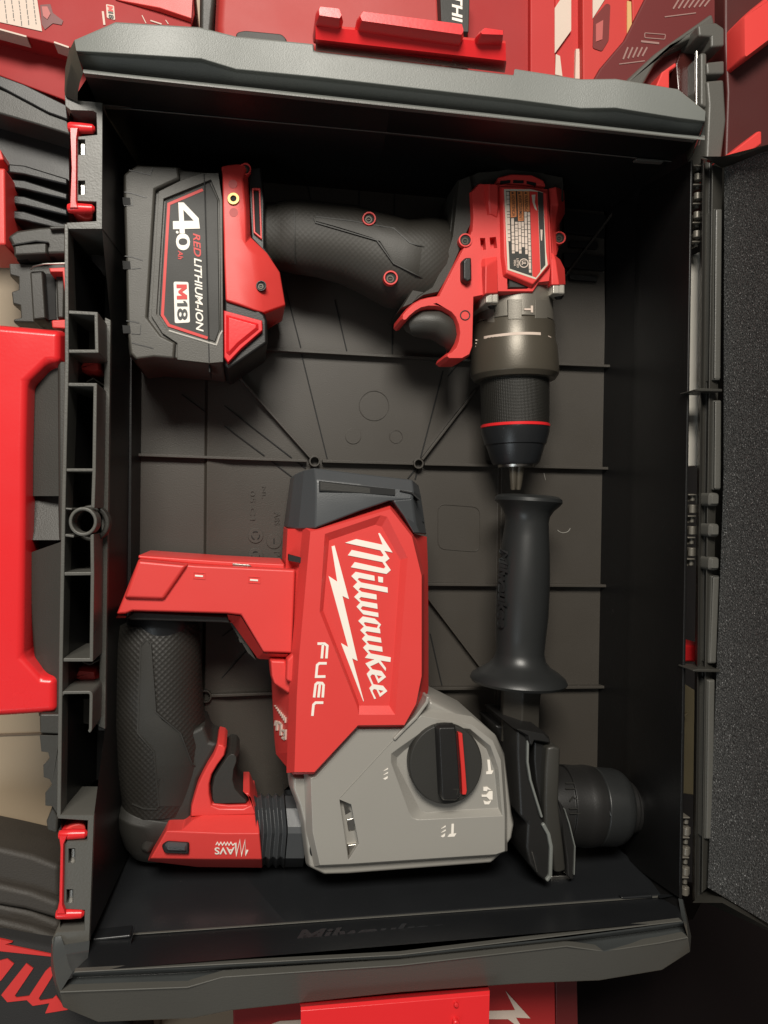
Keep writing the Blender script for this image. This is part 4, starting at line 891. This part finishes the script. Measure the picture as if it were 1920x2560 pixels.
# gear housing: grey
ZG = .082
gh = MB()
gout = [(725, 1938), (786, 1937), (893, 1818), (1011, 1818), (1066, 1757), (1072, 1742), (1209, 1811), (1247, 1845), (1268, 1891), (1286, 2039), (1292, 2062), (1286, 2098), (1258, 2140), (1231, 2165), (868, 2193), (809, 2195), (767, 2174), (752, 2060), (741, 2017), (725, 1975)]
gh.prism(gout, .012, ZG - .0060, 9, .006)
gho = gh.build('gear_housing', GRY, ham, .0032, 4)
g2 = MB()
top = [(777, 1946), (790, 1942), (896, 1823), (1016, 1823), (1052, 1790), (1180, 1812), (1232, 1852), (1252, 1900), (1262, 2040), (1262, 2128), (1240, 2136), (870, 2160), (800, 2163), (782, 2080)]
hole = [(1003, 1866), (1080, 1812), (1175, 1822), (1226, 1865), (1246, 1920), (1256, 2040), (1130, 2046), (1046, 2050), (1030, 2046), (1022, 2030), (977, 1905), (978, 1884)]
hole2 = [(849, 1999), (878, 2011), (897, 2110), (870, 2159 - 3)]
T = [P(a, b_, ZG) for a, b_ in top]; h1 = [P(a, b_, ZG) for a, b_ in hole]; h2 = [P(a, b_, ZG) for a, b_ in [(849, 1999), (878, 2011), (897, 2110), (871, 2150)]]
g2.cap(T, [h1, h2])
cx_, cy_ = 1112, 1930
hi = [(1012, 1875), (1085, 1822), (1170, 1832), (1216, 1872), (1236, 1925), (1246, 2020), (1130, 2026), (1066, 2032), (1052, 2026), (1044, 2012), (992, 1912), (992, 1894)]
H1 = [P(a, b_, ZG - .0045) for a, b_ in hi]; g2.wall(h1, H1); g2.add(H1, [range(len(H1))])
g2.wall(h2, [p - Vector((0, 0, .012)) for p in h2]); g2.add([p - Vector((0, 0, .012)) for p in h2], [range(4)])
ins = inset([(p.x, p.y) for p in T], -.0038); g2.wall(T, [Vector((a, b_, ZG - .0062)) for a, b_ in ins])
g2.build('gear_housing_face', GRY, gho, .0026, 4, ang=35)
q = MB(); q.prism([(849, 2004), (876, 2014), (894, 2105), (872, 2145)], ZG - .0118, ZG - .0095); q.build('housing_opening', RUB, gho)
q = MB(); q.prism([(868, 2112), (896, 2108), (880, 2145), (872, 2150)], ZG - .0095, ZG - .004, 2, .001); q.prism([(856, 2004), (872, 2012), (880, 2030), (862, 2040)], ZG - .0095, ZG - .006); q.prism([(862, 2046), (888, 2040), (892, 2080), (868, 2084)], ZG - .0095, ZG - .0055, 5, .002); q.each('inner_bracket', STEEL, gho, .0004)
q = MB(); q.ribbon([(1007, 1824), (985, 1848), (851, 1993)], 1.8, ZG - .001, ZG + .00035); q.build('housing_seam', GRYD if False else GRY, gho, .0002)
q = MB(); q.ribbon([(1071, 1742), (1068, 1756), (1040, 1795), (1012, 1822), (985, 1850)], 9, .06, ZG + .0018); q.build('housing_lip', GRY, gho, .0008)
q = MB(); q.prism(circ(780, 2126, 6, 14), .06, .0765); q.build('lanyard_hole', HOLE, gho)
q = MB(); q.prism([(733, 1938), (768, 1942), (766, 2000), (742, 2012), (722, 1965)], .03, .066, 5, .004); q.build('housing_shoulder', GRY, gho, .001)
# mode dial
DC = (1114.7, 1911); ZD = ZG + .0035
q = MB(); q.prism(circ(DC[0], DC[1], 92, 101.5, 64), ZG - .004, ZD, 3.5, .0012); do = q.build('mode_dial', RUB, gho, .0004)
q = MB(); q.prism(r3((1075, 335), (1090, 322), (1185, 320), (1195, 360), (1220, 735), (1190, 768), (1112, 768), (1095, 740)), ZD - .001, ZD + .0075, 5, .0022); q.build('dial_lever', BLK, do, .0006)
q = MB(); q.prism(r3((1198, 358), (1224, 366), (1240, 560), (1250, 705), (1245, 728), (1222, 728), (1214, 560)), ZD - .001, ZD + .0030, 1, .0004); q.build('dial_pointer', REDI, do, .0003)
q = MB(); q.ribbon(crop(950, 1840, 5.027)((920, 670), (985, 670), (965, 740)), 1.4, ZD + .007, ZD + .0077); q.build('dial_arrow', DRK, do)
SY = crop(950, 1840, 5.027); q = MB()
def sym(m_, pts, z): m_.prism(SY(*pts), z - .001, z + .0003)
for y in (440, 490): sym(q, ((45, y), (100, y - 38), (102, y - 22), (45, y + 2)), ZG)
sym(q, ((40, 540), (98, 505), (95, 532), (68, 550)), ZG)
zs = ZG - .0042
for pts in (((1348, 302), (1380, 300), (1398, 440), (1425, 435), (1405, 480), (1335, 482), (1338, 450), (1362, 445)),): sym(q, pts, zs)
zs2 = ZG + .0
for pts in (((1280, 740), (1340, 740), (1375, 695), (1415, 695), (1415, 800), (1375, 800), (1340, 765), (1280, 765)), ((1300, 645), (1350, 640), (1400, 680), (1350, 672), (1345, 695), (1300, 690)), ((1300, 812), (1350, 830), (1400, 812), (1370, 860), (1315, 860))): sym(q, pts, zs)
for y in (1165, 1215): sym(q, ((770, y), (825, y - 40), (827, y - 22), (770, y + 2)), ZG)
sym(q, ((765, 1262), (820, 1225), (815, 1260), (790, 1275)), ZG); sym(q, ((900, 1105), (930, 1105), (925, 1228), (960, 1225), (935, 1265), (850, 1268), (875, 1235), (895, 1230)), ZG)
q.each('mode_symbol', WHT, gho)
# nose: side handle and clamp
sh_ = MB()
HZ = .046
def hs(y, xl, xr): return ((xl + xr) / 2, y, HZ, (xr - xl) / 2)
prof_h = [hs(1238, 1256, 1386), hs(1240, 1246, 1396), hs(1246, 1238, 1404), hs(1254, 1237, 1405), hs(1263, 1246, 1398), hs(1275, 1256, 1384), hs(1290, 1262, 1374), hs(1305, 1264, 1371), hs(1340, 1258, 1372), hs(1391, 1251, 1374), hs(1440, 1245, 1374),
          hs(1481, 1242, 1373), hs(1540, 1240, 1370), hs(1590, 1240, 1364), hs(1630, 1240, 1360), hs(1650, 1234, 1364), hs(1665, 1220, 1376), hs(1678, 1198, 1398), hs(1690, 1180, 1412), hs(1700, 1175, 1417), hs(1707, 1180, 1412), hs(1708, 1190, 1400)]
sh_.lathe(prof_h, 64); sho = sh_.build('side_handle', HNDL, ham, 0)
q = MB(); q.lathe([(1303, 1706, .046, 54), (1300, 1760, .046, 52), (1296, 1850, .046, 54)], 6, 1.0, ph=.3); q.build('handle_shaft', RUBD, sho, .001)
q = MB()   # raised word along the handle
def hsurf(a, b_):
    for p, n in zip(prof_h, prof_h[1:]):
        if p[1] <= b_ <= n[1]:
            t = (b_ - p[1]) / (n[1] - p[1]); cx = p[0] + (n[0] - p[0]) * t; r = p[3] + (n[3] - p[3]) * t; break
    rr = R(r, cx, b_, HZ); zt = HZ + rr * .5
    for _ in range(10):
        u = min(.995, abs(P(a, b_, zt).x - P(cx, b_, HZ).x) / rr); zt = .5 * zt + .5 * (HZ + rr * math.sqrt(1 - u * u))
    return zt
text('Milwaukee', [(1247, 1372), (1243, 1570), (1268, 1570), (1270, 1372)], lambda a, b_: hsurf(a, b_) + .0003, HNDL, 'moulded_lettering', sho, .05, .2, .0018)
# clamp bracket
q = MB()
q.prism([(1292, 1826), (1306, 1832), (1322, 1843), (1322, 1880), (1319, 1905), (1322, 1935), (1340, 1990), (1350, 2035), (1372, 2068), (1381, 2117), (1378, 2190), (1367, 2206), (1345, 2190), (1322, 2160), (1315, 2120), (1318, 2060), (1300, 2040), (1296, 1960), (1292, 1885)], .012, .078, 3, .0015)
q.build('clamp_plate', BLK, ham, .0014, 3)
q = MB(); q.prism([(1236, 1812), (1290, 1816), (1300, 1900), (1306, 2050), (1285, 2050), (1278, 1960), (1262, 1885)], .012, .050, 3, .002)
q.build('clamp_neck', CASE, ham, .0014, 3)
q = MB()
q.ribbon([(1321, 1850), (1320, 1905), (1327, 1950), (1342, 2000), (1356, 2045)], 6, .05, .0802); q.ribbon([(1358, 2060), (1372, 2085), (1379, 2118), (1377, 2192), (1367, 2204)], 10, .04, .0800)
q.each('clamp_edge', RIM, ham, .001, 3)  # pale strips put the clamp's edge highlights into the colour
q = MB(); q.prism([(1284, 1821), (1300, 1819), (1361, 1830), (1377, 1846), (1380, 1862), (1338, 1855), (1332, 1870), (1322, 1862), (1318, 1843)], .02, .082, 5, .003); q.build('clamp_head', BLK, ham, .001)
q = MB(); q.prism([(1336, 1853), (1368, 1862), (1364, 1900), (1360, 2000), (1362, 2058), (1340, 1960), (1335, 1900)], .03, .076, 2, .001); q.build('lever_web', BLK, ham, .001)
q = MB(); q.solid([[(1367, 1868, .083), (1384, 1867, .084), (1402, 1870, .083)], [(1363, 1930, .084), (1382, 1930, .085), (1400, 1930, .084)], [(1361, 1998, .083), (1380, 1998, .084), (1397, 2002, .083)], [(1362, 2060, .080), (1382, 2060, .081), (1402, 2055, .080)], [(1376, 2120, .078), (1392, 2120, .079), (1409, 2115, .078)], [(1386, 2182, .074), (1400, 2183, .075), (1415, 2177, .074)]], .03)
q.build('clamp_lever', GRYD if False else DRK, ham, .0018, 3)
q = MB(); q.prism([(1397, 2000), (1412, 2023), (1439, 2117), (1437, 2190), (1430, 2202), (1418, 2190), (1416, 2150), (1404, 2062)], .02, .070, 2, .001); q.build('clamp_plate', BLK, ham, .001)
q = MB(); q.ribbon([(1412, 2023), (1424, 2060), (1438, 2117), (1436, 2188)], 3.4, .05, .0718); q.build('clamp_edge', RIM, ham, .0006)
q = MB(); q.prism([(1377, 2193), (1380, 2190), (1418, 2188), (1430, 2200), (1426, 2206), (1378, 2207)], .02, .062, 1, .001); q.build('clamp_pin', STEEL, ham, .0008)
q = MB(); q.cyl(1324, 2055, 4, .06, .0783, 12, ry=6); q.prism([(1332, 2130), (1346, 2146), (1345, 2185), (1336, 2165)], .06, .0784); q.build('clamp_hole', HOLE, ham)
q = MB(); q.ribbon([(1331, 2132), (1343, 2180)], 2.2, .07, .0788); q.build('clamp_spring', STEEL, ham)
# bit holder
NZ = .045
def hx(x, r, yc=None): return (x, 2012 + (x - 1400) * .035, NZ, r)
q = MB(); q.lathe([hx(1290, 84), hx(1330, 90), hx(1402, 92), hx(1403, 97), hx(1412, 97), hx(1440, 96), hx(1446, 97), hx(1458, 98), hx(1468, 97), hx(1481, 95), hx(1482, 90)], 56); q.build('bit_collar', BLK, ham, .0004)
q = MB(); q.lathe([hx(1482, 88), hx(1486, 93), hx(1530, 92), hx(1543, 88), hx(1553, 80), hx(1557, 72), hx(1558, 60)], 56); q.build('bit_sleeve', HNDL, ham, .0005)
q = MB(); q.lathe([hx(1552, 67), hx(1570, 65), hx(1572, 62), hx(1588, 60), hx(1596, 54), hx(1600, 44), hx(1600, 20)], 48); q.build('bit_boot', BLK, ham, .0005)
q = MB()
def nz(a, b_):
    rr = R(96, a, b_, NZ); c0 = P(a, 2012 + (a - 1400) * .035, NZ).y; zt = NZ + rr * .8
    for _ in range(6): u = min(.98, abs(P(a, b_, zt).y - c0) / rr); zt = NZ + rr * math.sqrt(1 - u * u)
    return zt + .0006
for p in ([(1415, 1972), (1442, 1972)], [(1425, 2003), (1434, 1992), (1448, 2002)], [(1424, 2022), (1446, 2022)], [(1425, 2034), (1452, 2034)], [(1415, 1958), (1440, 1958)]): q.ribbon(samp(p, 4), 2, .001, nz)
q.build('collar_marking', RUB, ham)
q = MB(); q.ribbon([(1519, 2040), (1524, 2030), (1528, 2040)], 2.5, .001, lambda a, b_: nz(a, b_) - .0008); q.build('sleeve_arrow', GRYD, ham)

# ================================================================== BACKGROUND THINGS
GZ = -.05
# upper-left retail carton
bx = thing('product_carton', 'red retail carton with a cream instruction label, top left behind the case', 'carton', P(200, 60, GZ))
q = MB(); q.prism([(-150, -120), (480, -120), (487, 35), (477, 72), (470, 110), (330, 130), (250, 150), (170, 118), (66, 92), (0, 76), (-150, 40)], GZ, .030); q.build('carton_body', REDD, bx, .001)
q = MB(); q.strip([[(280, -20, .0315), (400, -20, .034), (482, -20, .034)], [(290, 0, .031), (400, 20, .034), (478, 46, .034)], [(300, 2, .0305), (400, 30, .0305), (477, 56, .0305)]]); q.build('carton_lit_face', RED, bx, .0006)  # brighter red paints the light on the carton's top face
q = MB(); q.ribbon([(-60, 58), (0, 73), (66, 91)], 4, .02, .0315); q.ribbon([(135, 105), (172, 118)], 4, .02, .0315); q.build('carton_edge', CREAM, bx)
q = MB(); q.prism([(-60, -60), (90, -20), (105, 78), (-60, 42)], .029, .0306); lo_ = q.build('carton_label', CREAM, bx)
q = MB()
for i in range(5):
    y = -40
    while y < 60 - i * 2:
        L = random.choice((5, 8, 12)); x = 82 - i * 18 + (y - 0) * .12; q.prism([(x, y), (x + 2, y), (x + 2.8, y + L), (x + .8, y + L)], .03, .0308); y += L + 3
q.build('label_small_print', DRK, lo_)
q = MB(); q.prism([(100, 12), (126, 10), (132, 32), (158, 52), (154, 62), (132, 58), (112, 74), (104, 60)], .029, .0305); q.build('tool_picture', mat('dark_red_ink', (.13, .012, .012), .5), bx)
q = MB(); q.prism([(104, 16), (118, 16), (126, 34), (118, 48), (108, 40)], .029, .0309); q.build('tool_picture_highlight', mat('pink_ink', (.42, .09, .08), .5), bx)
q = MB(); q.prism(rnd([(265, 10), (285, 14), (288, 50), (267, 44)], 3), .029, .0305); bo_ = q.build('white_badge', CREAM, bx)
glyph([(268, 13), (270, 27), (283, 29), (282, 16)], GM, .0308, REDI, 'badge_lettering', bo_); text('18', [(270, 29), (272, 45), (285, 47), (283, 31)], .0306, RUB, 'badge_lettering', bo_, .03)
q = MB(); q.ribbon([(257, 28), (261, 62)], 5, .029, .0306); q.ribbon([(355, 38), (365, 58)], 2, .029, .0306); q.ribbon([(376, 51), (404, 60)], 3, .029, .0306); q.ribbon([(414, 50), (421, 60)], 2, .029, .0306); q.build('carton_mark', CREAM, bx)
q = MB(); q.prism([(-150, 60), (0, 80), (66, 94), (70, 104), (130, 130), (160, 130), (172, 130), (230, 160), (230, 330), (160, 250), (0, 190), (-150, 130)], GZ, .012); q.prism([(66, 92), (132, 106), (126, 120), (75, 108)], .01, .019)
tag(q.build('product_carton', REDD, None, .001), 'plain red carton flap showing below the labelled carton, upper left', 'carton')
# black case behind on the left
oc = thing('tool_case', 'black tool case standing behind the left latch, with ribbed end', 'tool case', P(60, 420, GZ), None)
q = MB(); q.prism([(-120, 150), (0, 188), (60, 210), (166, 262), (170, 300), (120, 282), (0, 218), (-120, 175)], GZ, .020); q.build('case_rim', BLK, oc, .001)
q = MB(); q.prism([(-120, 180), (0, 219), (90, 250), (168, 284), (178, 340), (160, 334), (90, 312), (0, 286), (-120, 250)], GZ, .018, 3, .002); q.build('case_band', DRK, oc, .001)
q = MB(); q.prism([(-120, 250), (0, 288), (175, 340), (175, 560), (-120, 560)], GZ, -.005); q.build('case_body', REDM if False else BLK, oc, .001)
q = MB()
for i, y in enumerate((415, 452, 492, 530)): q.prism([(18, y - 8), (60, y - 4), (170, y + 30), (170, y + 50), (60, y + 24), (18, y + 18)], -.01, .006 + i * .0008, 3, .002)
q.each('case_fin', CASE, oc, .001)
q = MB(); q.prism([(-60, 418), (12, 420), (14, 612), (-60, 612)], -.02, .028, 2, .001); q.prism([(-30, 350), (2, 375), (10, 400), (-30, 400)], -.02, .012); q.each('case_latch', RED, oc, .001)
q = MB(); q.prism([(16, 590), (40, 574), (100, 566), (168, 562), (168, 636), (100, 638), (40, 648), (28, 612)], -.03, .028, 4, .003); q.build('case_foot', DRK, oc, .0015)
q = MB(); q.prism([(32, 612), (60, 608), (118, 604), (118, 636), (34, 640)], 0, .031, 3, .002); q.prism([(122, 565), (168, 563), (168, 572), (124, 574)], 0, .032); q.each('foot_pad', DRK, oc, .001)
q = MB(); q.ribbon([(30, 612), (90, 602), (120, 605)], 3, .02, .0318); q.ribbon([(42, 648), (80, 640), (160, 634)], 10, .0, .025); q.build('foot_gap', HOLE, oc)
# buckle assembly
bu = thing('buckle', 'dark buckle block with wire bail and red catch beside the left rail', 'buckle', P(90, 740, GZ))
q = MB(); q.prism([(20, 656), (48, 656), (70, 658), (165, 656), (165, 810), (33, 806), (30, 797), (50, 792), (48, 765), (30, 760), (26, 728), (44, 722), (44, 694), (22, 688)], GZ, .020, 3, .003); q.build('toothed_plate', DRK, bu, .0015)
q = MB(); q.prism([(72, 676), (108, 674), (116, 798), (80, 802)], .0, .028, 3, .003); q.prism([(138, 682), (162, 682), (160, 796), (142, 796)], .0, .026, 2, .002); q.each('buckle_block', BAT if False else DRK, bu, .001)
q = MB(); q.prism([(112, 684), (136, 684), (140, 798), (118, 800)], .0, .0215); q.build('buckle_gap', HOLE, bu)
q = MB(); q.lathe([(77, 674, .030, 2.4), (84, 666, .032, 2.4), (110, 660, .033, 2.4), (165, 658, .033, 2.4)], 10, bend=True); q.build('wire_bail', STEEL, bu)
q = MB(); q.prism([(120, 668), (165, 666), (165, 740), (158, 720), (154, 682), (124, 682)], .01, .034, 3, .002); q.prism([(128, 800), (165, 798), (165, 822), (130, 820)], .01, .030); q.each('red_catch', RED, bu, .001)
# top centre red soft case
rc_ = thing('tool_case', 'glossy red plastic case behind the upper red clip, with black strap', 'tool case', P(800, 60, GZ))
q = MB(); q.prism([(545, -120), (1108, -120), (1116, 60), (1112, 160), (540, 120), (535, 60)], GZ, .050, 12, .01); q.build('case_shell', mat('red_shell_plastic', (.40, .030, .026), .55, bump=.05, bscale=300, var=.06), rc_, .004, 3)
q = MB(); q.prism([(500, -100), (548, -100), (530, 85), (498, 80)], GZ, .035, 4, .003); q.build('case_side', DRK, rc_, .002)
q = MB(); q.prism(rnd([(590, 80), (612, 75), (705, 84), (718, 98), (716, 112), (590, 104)], 8), .03, .055); q.build('case_foot', RUB, rc_, .001)
q = MB(); q.prism([(1098, -60), (1176, -60), (1172, 80), (1104, 80)], .02, .058); q.build('strap', RUB, rc_, .0006)
text('LITHI', [(1130, -50), (1130, 56), (1156, 56), (1156, -50)], .0581, WHT, 'strap_lettering', rc_, .03, .2)
# top right retail cartons
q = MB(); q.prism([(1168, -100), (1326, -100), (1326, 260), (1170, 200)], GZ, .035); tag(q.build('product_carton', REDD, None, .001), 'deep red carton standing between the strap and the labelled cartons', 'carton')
bx = thing('product_carton', 'bright red carton with a cream warning sheet, upper right of the clip', 'carton', P(1390, 60, GZ))
q = MB(); q.prism([(1326, -100), (1388, -100), (1390, 260), (1326, 240)], GZ, .040); q.prism([(1388, -100), (1456, -100), (1458, 290), (1388, 270)], GZ, .038); q.build('carton_body', mat('red_card_bright', (.48, .02, .018), .6, var=.06), bx, .001)
q = MB(); q.prism([(1387, 20), (1400, 0), (1428, -20), (1428, 76), (1387, 133)], .03, .0405); q.prism([(1390, 135), (1400, 140), (1406, 190), (1388, 186)], .03, .0405); q.prism([(1440, 122), (1448, 122), (1450, 150), (1459, 145), (1460, 198), (1438, 196)], .03, .0405); q.build('carton_label', CREAM, bx)
bx = thing('product_carton', 'red carton with a dark battery picture printed beside a yellow strip', 'carton', P(1520, 40, GZ))
q = MB(); q.prism([(1456, -100), (1565, -100), (1580, 60), (1582, 90), (1480, 220), (1458, 290)], GZ, .046); q.prism([(1578, -100), (1650, -100), (1650, 0), (1582, 80)], GZ, .046); q.build('carton_body', mat('red_card_orange', (.50, .03, .024), .6, var=.06), bx, .001)
q = MB(); q.prism([(1482, -40), (1524, -20), (1482, 46)], .04, .0468); q.build('carton_label', CREAM, bx)
q = MB(); q.prism(rnd([(1484, 45), (1516, 8), (1526, 12), (1522, 100), (1505, 128), (1482, 120)], 5), .04, .0466); po_ = q.build('battery_picture', mat('dark_print', (.16, .02, .018), .45), bx)
q = MB(); q.prism([(1490, 60), (1508, 50), (1506, 98), (1490, 104)], .04, .0470); q.build('picture_highlight', mat('pink_print', (.45, .10, .09), .5), po_)
q = MB(); q.prism([(1568, 2), (1578, 4), (1580, 80), (1568, 84)], .04, .0470); q.build('yellow_strip', mat('yellow_card', (.60, .36, .14), .5), bx)
bx = thing('product_carton', 'dark maroon carton lying at a slant, top right', 'carton', P(1600, 110, GZ))
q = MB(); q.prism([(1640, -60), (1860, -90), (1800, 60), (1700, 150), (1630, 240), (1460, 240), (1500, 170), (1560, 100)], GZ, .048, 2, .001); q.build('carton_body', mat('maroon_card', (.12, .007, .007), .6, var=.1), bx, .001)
q = MB()
for i in range(7): q.ribbon([(1683 + i * 13, 22 - i * 1), (1700 + i * 13, -6)], 4, .04, .0484)
q.ribbon([(1662, 42), (1740, 32)], 2.5, .04, .0484)
for i in range(5): q.ribbon([(1558 + i * 12, 148 - i * 2), (1570 + i * 12, 118)], 4, .04, .0484)
q.ribbon([(1548, 160), (1612, 152)], 2.5, .04, .0484); q.ribbon([(1603, 103), (1648, 108)], 5, .04, .0484); q.ribbon(rnd([(1612, 82), (1664, 86), (1662, 98), (1612, 94)], 3), 2, .04, .0484, True); q.build('carton_mark', mat('faded_ink', (.30, .17, .15), .5), bx)
# second black case at upper right
oc = thing('tool_case', 'black and maroon tool case standing upright at the top right corner', 'tool case', P(1800, 250, GZ))
q = MB(); q.prism([(1560, 205), (1640, 130), (1740, 60), (1782, 30), (1790, 60), (1745, 90), (1680, 120), (1640, 160), (1600, 230)], GZ, .060, 3, .003)
q.prism([(1745, 62), (1790, 55), (1812, 70), (1812, 115), (1778, 118), (1778, 92), (1748, 90)], GZ, .070); q.prism([(1766, 155), (1812, 150), (1812, 185), (1768, 186)], GZ, .068); q.prism([(1765, 200), (1812, 196), (1818, 300), (1806, 400), (1764, 400), (1770, 260)], GZ, .068, 3, .003)
q.prism([(1752, 130), (1768, 132), (1768, 270), (1752, 262)], GZ, .066); q.each('case_edge', RIM2, oc, .0015)
q = MB(); q.prism([(1812, -80), (2000, -80), (2000, 420), (1812, 420), (1818, 230), (1812, 100)], GZ, .060); q.build('case_body', REDM, oc, .002)
q = MB(); q.prism([(1700, 130), (1752, 125), (1752, 262), (1742, 262), (1695, 225), (1690, 160)], GZ, .050); q.build('case_window', mat('dark_glass', (.05, .012, .01), .12, coat=.5), oc, .001)
q = MB(); q.lathe([(1741, 130, .060, 4.5), (1741, 264, .060, 4.5)], 14); q.build('steel_rod', STEEL, oc)
q = MB(); q.prism(rnd([(1858, 40), (1880, 20), (1930, -20), (1980, -40), (1980, 60), (1866, 146), (1859, 140)], 6), .05, .078, 4, .003); q.prism([(1806, 392), (1830, 378), (1896, 326), (1906, 326), (1906, 360), (1850, 400)], .04, .080, 2, .002)
q.prism([(1640, 215), (1655, 180), (1690, 155), (1692, 166), (1674, 178), (1674, 222)], .03, .066); q.each('case_latch', RED, oc, .001)
# things seen in the gap between the right wall and the lid
q = MB(); q.prism([(1700, 652), (1765, 622), (1765, 1164), (1700, 1168)], GZ, .085); tag(q.build('white_carton', WBOX, None, .001), 'pale cream carton glimpsed through the hinge gap on the right', 'carton')
q = MB(); q.prism([(1690, 1612), (1765, 1612), (1763, 1656), (1688, 1656)], GZ, .078, 3, .002); tag(q.build('product_carton', RED2, None, .001), 'red carton glimpsed low in the hinge gap, below the middle hinge', 'carton')
q = MB(); q.prism([(1680, 1690), (1760, 1740), (1750, 1990), (1676, 1980)], GZ, .01); q.ribbon([(1715, 1800), (1712, 1790), (1722, 1784)], 6, .0, .02); tag(q.build('mustard_carton', MUST, None, .001), 'olive brown carton glimpsed in the hinge gap near the bottom', 'carton')
# dark floor mat region under the right side
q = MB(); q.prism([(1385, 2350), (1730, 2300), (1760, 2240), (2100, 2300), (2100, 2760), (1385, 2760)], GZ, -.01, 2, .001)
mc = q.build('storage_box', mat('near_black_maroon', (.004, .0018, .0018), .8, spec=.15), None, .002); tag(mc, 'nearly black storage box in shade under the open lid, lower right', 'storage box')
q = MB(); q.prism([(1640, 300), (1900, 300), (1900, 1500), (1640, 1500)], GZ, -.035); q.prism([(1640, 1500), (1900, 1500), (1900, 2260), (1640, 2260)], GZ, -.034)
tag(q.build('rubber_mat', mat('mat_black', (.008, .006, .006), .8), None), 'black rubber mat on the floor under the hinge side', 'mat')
# bottom: red carton with bolt
bx = thing('product_carton', 'red carton with a cream lightning arrow, half under the lower red clip', 'carton', P(1300, 2520, GZ))
q = MB(); q.prism([(582, 2500), (1387, 2380), (1392, 2760), (588, 2760)], GZ, .055); q.build('carton_body', REDD, bx, .001)
q = MB(); q.prism([(1388, 2380), (1442, 2380), (1450, 2760), (1392, 2760)], GZ, .054); q.build('carton_side', mat('maroon_card_side', (.10, .008, .008), .5), bx, .001)
q = MB(); q.prism([(1264, 2478), (1326, 2546), (1290, 2544), (1312, 2580), (1270, 2548), (1216, 2548), (1222, 2528), (1288, 2526)], .05, .0555); q.prism([(680, 2560), (700, 2553), (752, 2550), (752, 2580), (680, 2590)], .05, .0555); q.each('arrow_mark', CREAM, bx)
# bag lower left
bg_ = thing('tool_bag', 'black fabric bag with large red lettering, bottom left corner', 'bag', P(60, 2440, GZ))
q = MB(); q.prism([(-150, 2338), (0, 2345), (140, 2372), (170, 2420), (330, 2560), (360, 2760), (-150, 2760)], GZ, .020, 6, .004); q.build('bag_body', CLOTH, bg_, .003, 3)
q = MB()
for (ya, yb, zt, mm) in ((2120, 2212, .0, 0), (2212, 2262, .006, 0), (2262, 2300, .003, 0), (2300, 2350, .008, 0)):
    q.prism([(-150, ya - 30), (0, ya), (80, ya + 18), (150, ya + 46), (150, yb + 40), (60, yb + 14), (-150, yb - 20)], GZ, zt, 3, .003)
q.each('bag_fold', mat('bag_webbing', (.040, .034, .028), .6, bump=.4, bscale=900, var=.2), bg_, .003, 3)
bl = crop(0, 2320, 5.184); q = MB()
for pts in (((-100, 130), (40, 155), (160, 185), (60, 215), (660, 340), (670, 372), (-100, 290)), ((-60, 440), (95, 400), (180, 465), (10, 685), (-60, 700)), ((340, 460), (430, 525), (190, 880), (215, 905), (375, 885), (590, 560), (650, 505), (700, 560), (670, 640), (500, 915), (525, 945), (680, 920), (725, 875), (800, 980), (880, 1060), (585, 1108), (640, 975), (425, 1010), (345, 935), (95, 962), (15, 870))):
    q.prism(bl(*pts), .019, .0208)
q.build('red_lettering', REDI, bg_)
q = MB(); q.prism(rnd([(66, 1550), (76, 1556), (82, 1580), (82, 1630), (72, 1648), (60, 1640), (58, 1570)], 5), GZ, -.03); tag(q.build('loose_strap', HOLE, None, .002), 'small black strap end on the tan floor behind the red handle', 'strap')

for o_ in list(C.objects):
    if o_.parent is None and o_.name.split('.')[0] in ('product_carton', 'white_carton', 'mustard_carton'): o_['group'] = 'cartons around the open case'
    if o_.parent is None and o_.name.split('.')[0] == 'tool_case': o_['group'] = 'tool cases'

# ------------------------------------------------------------------ render
S.render.engine = 'CYCLES'
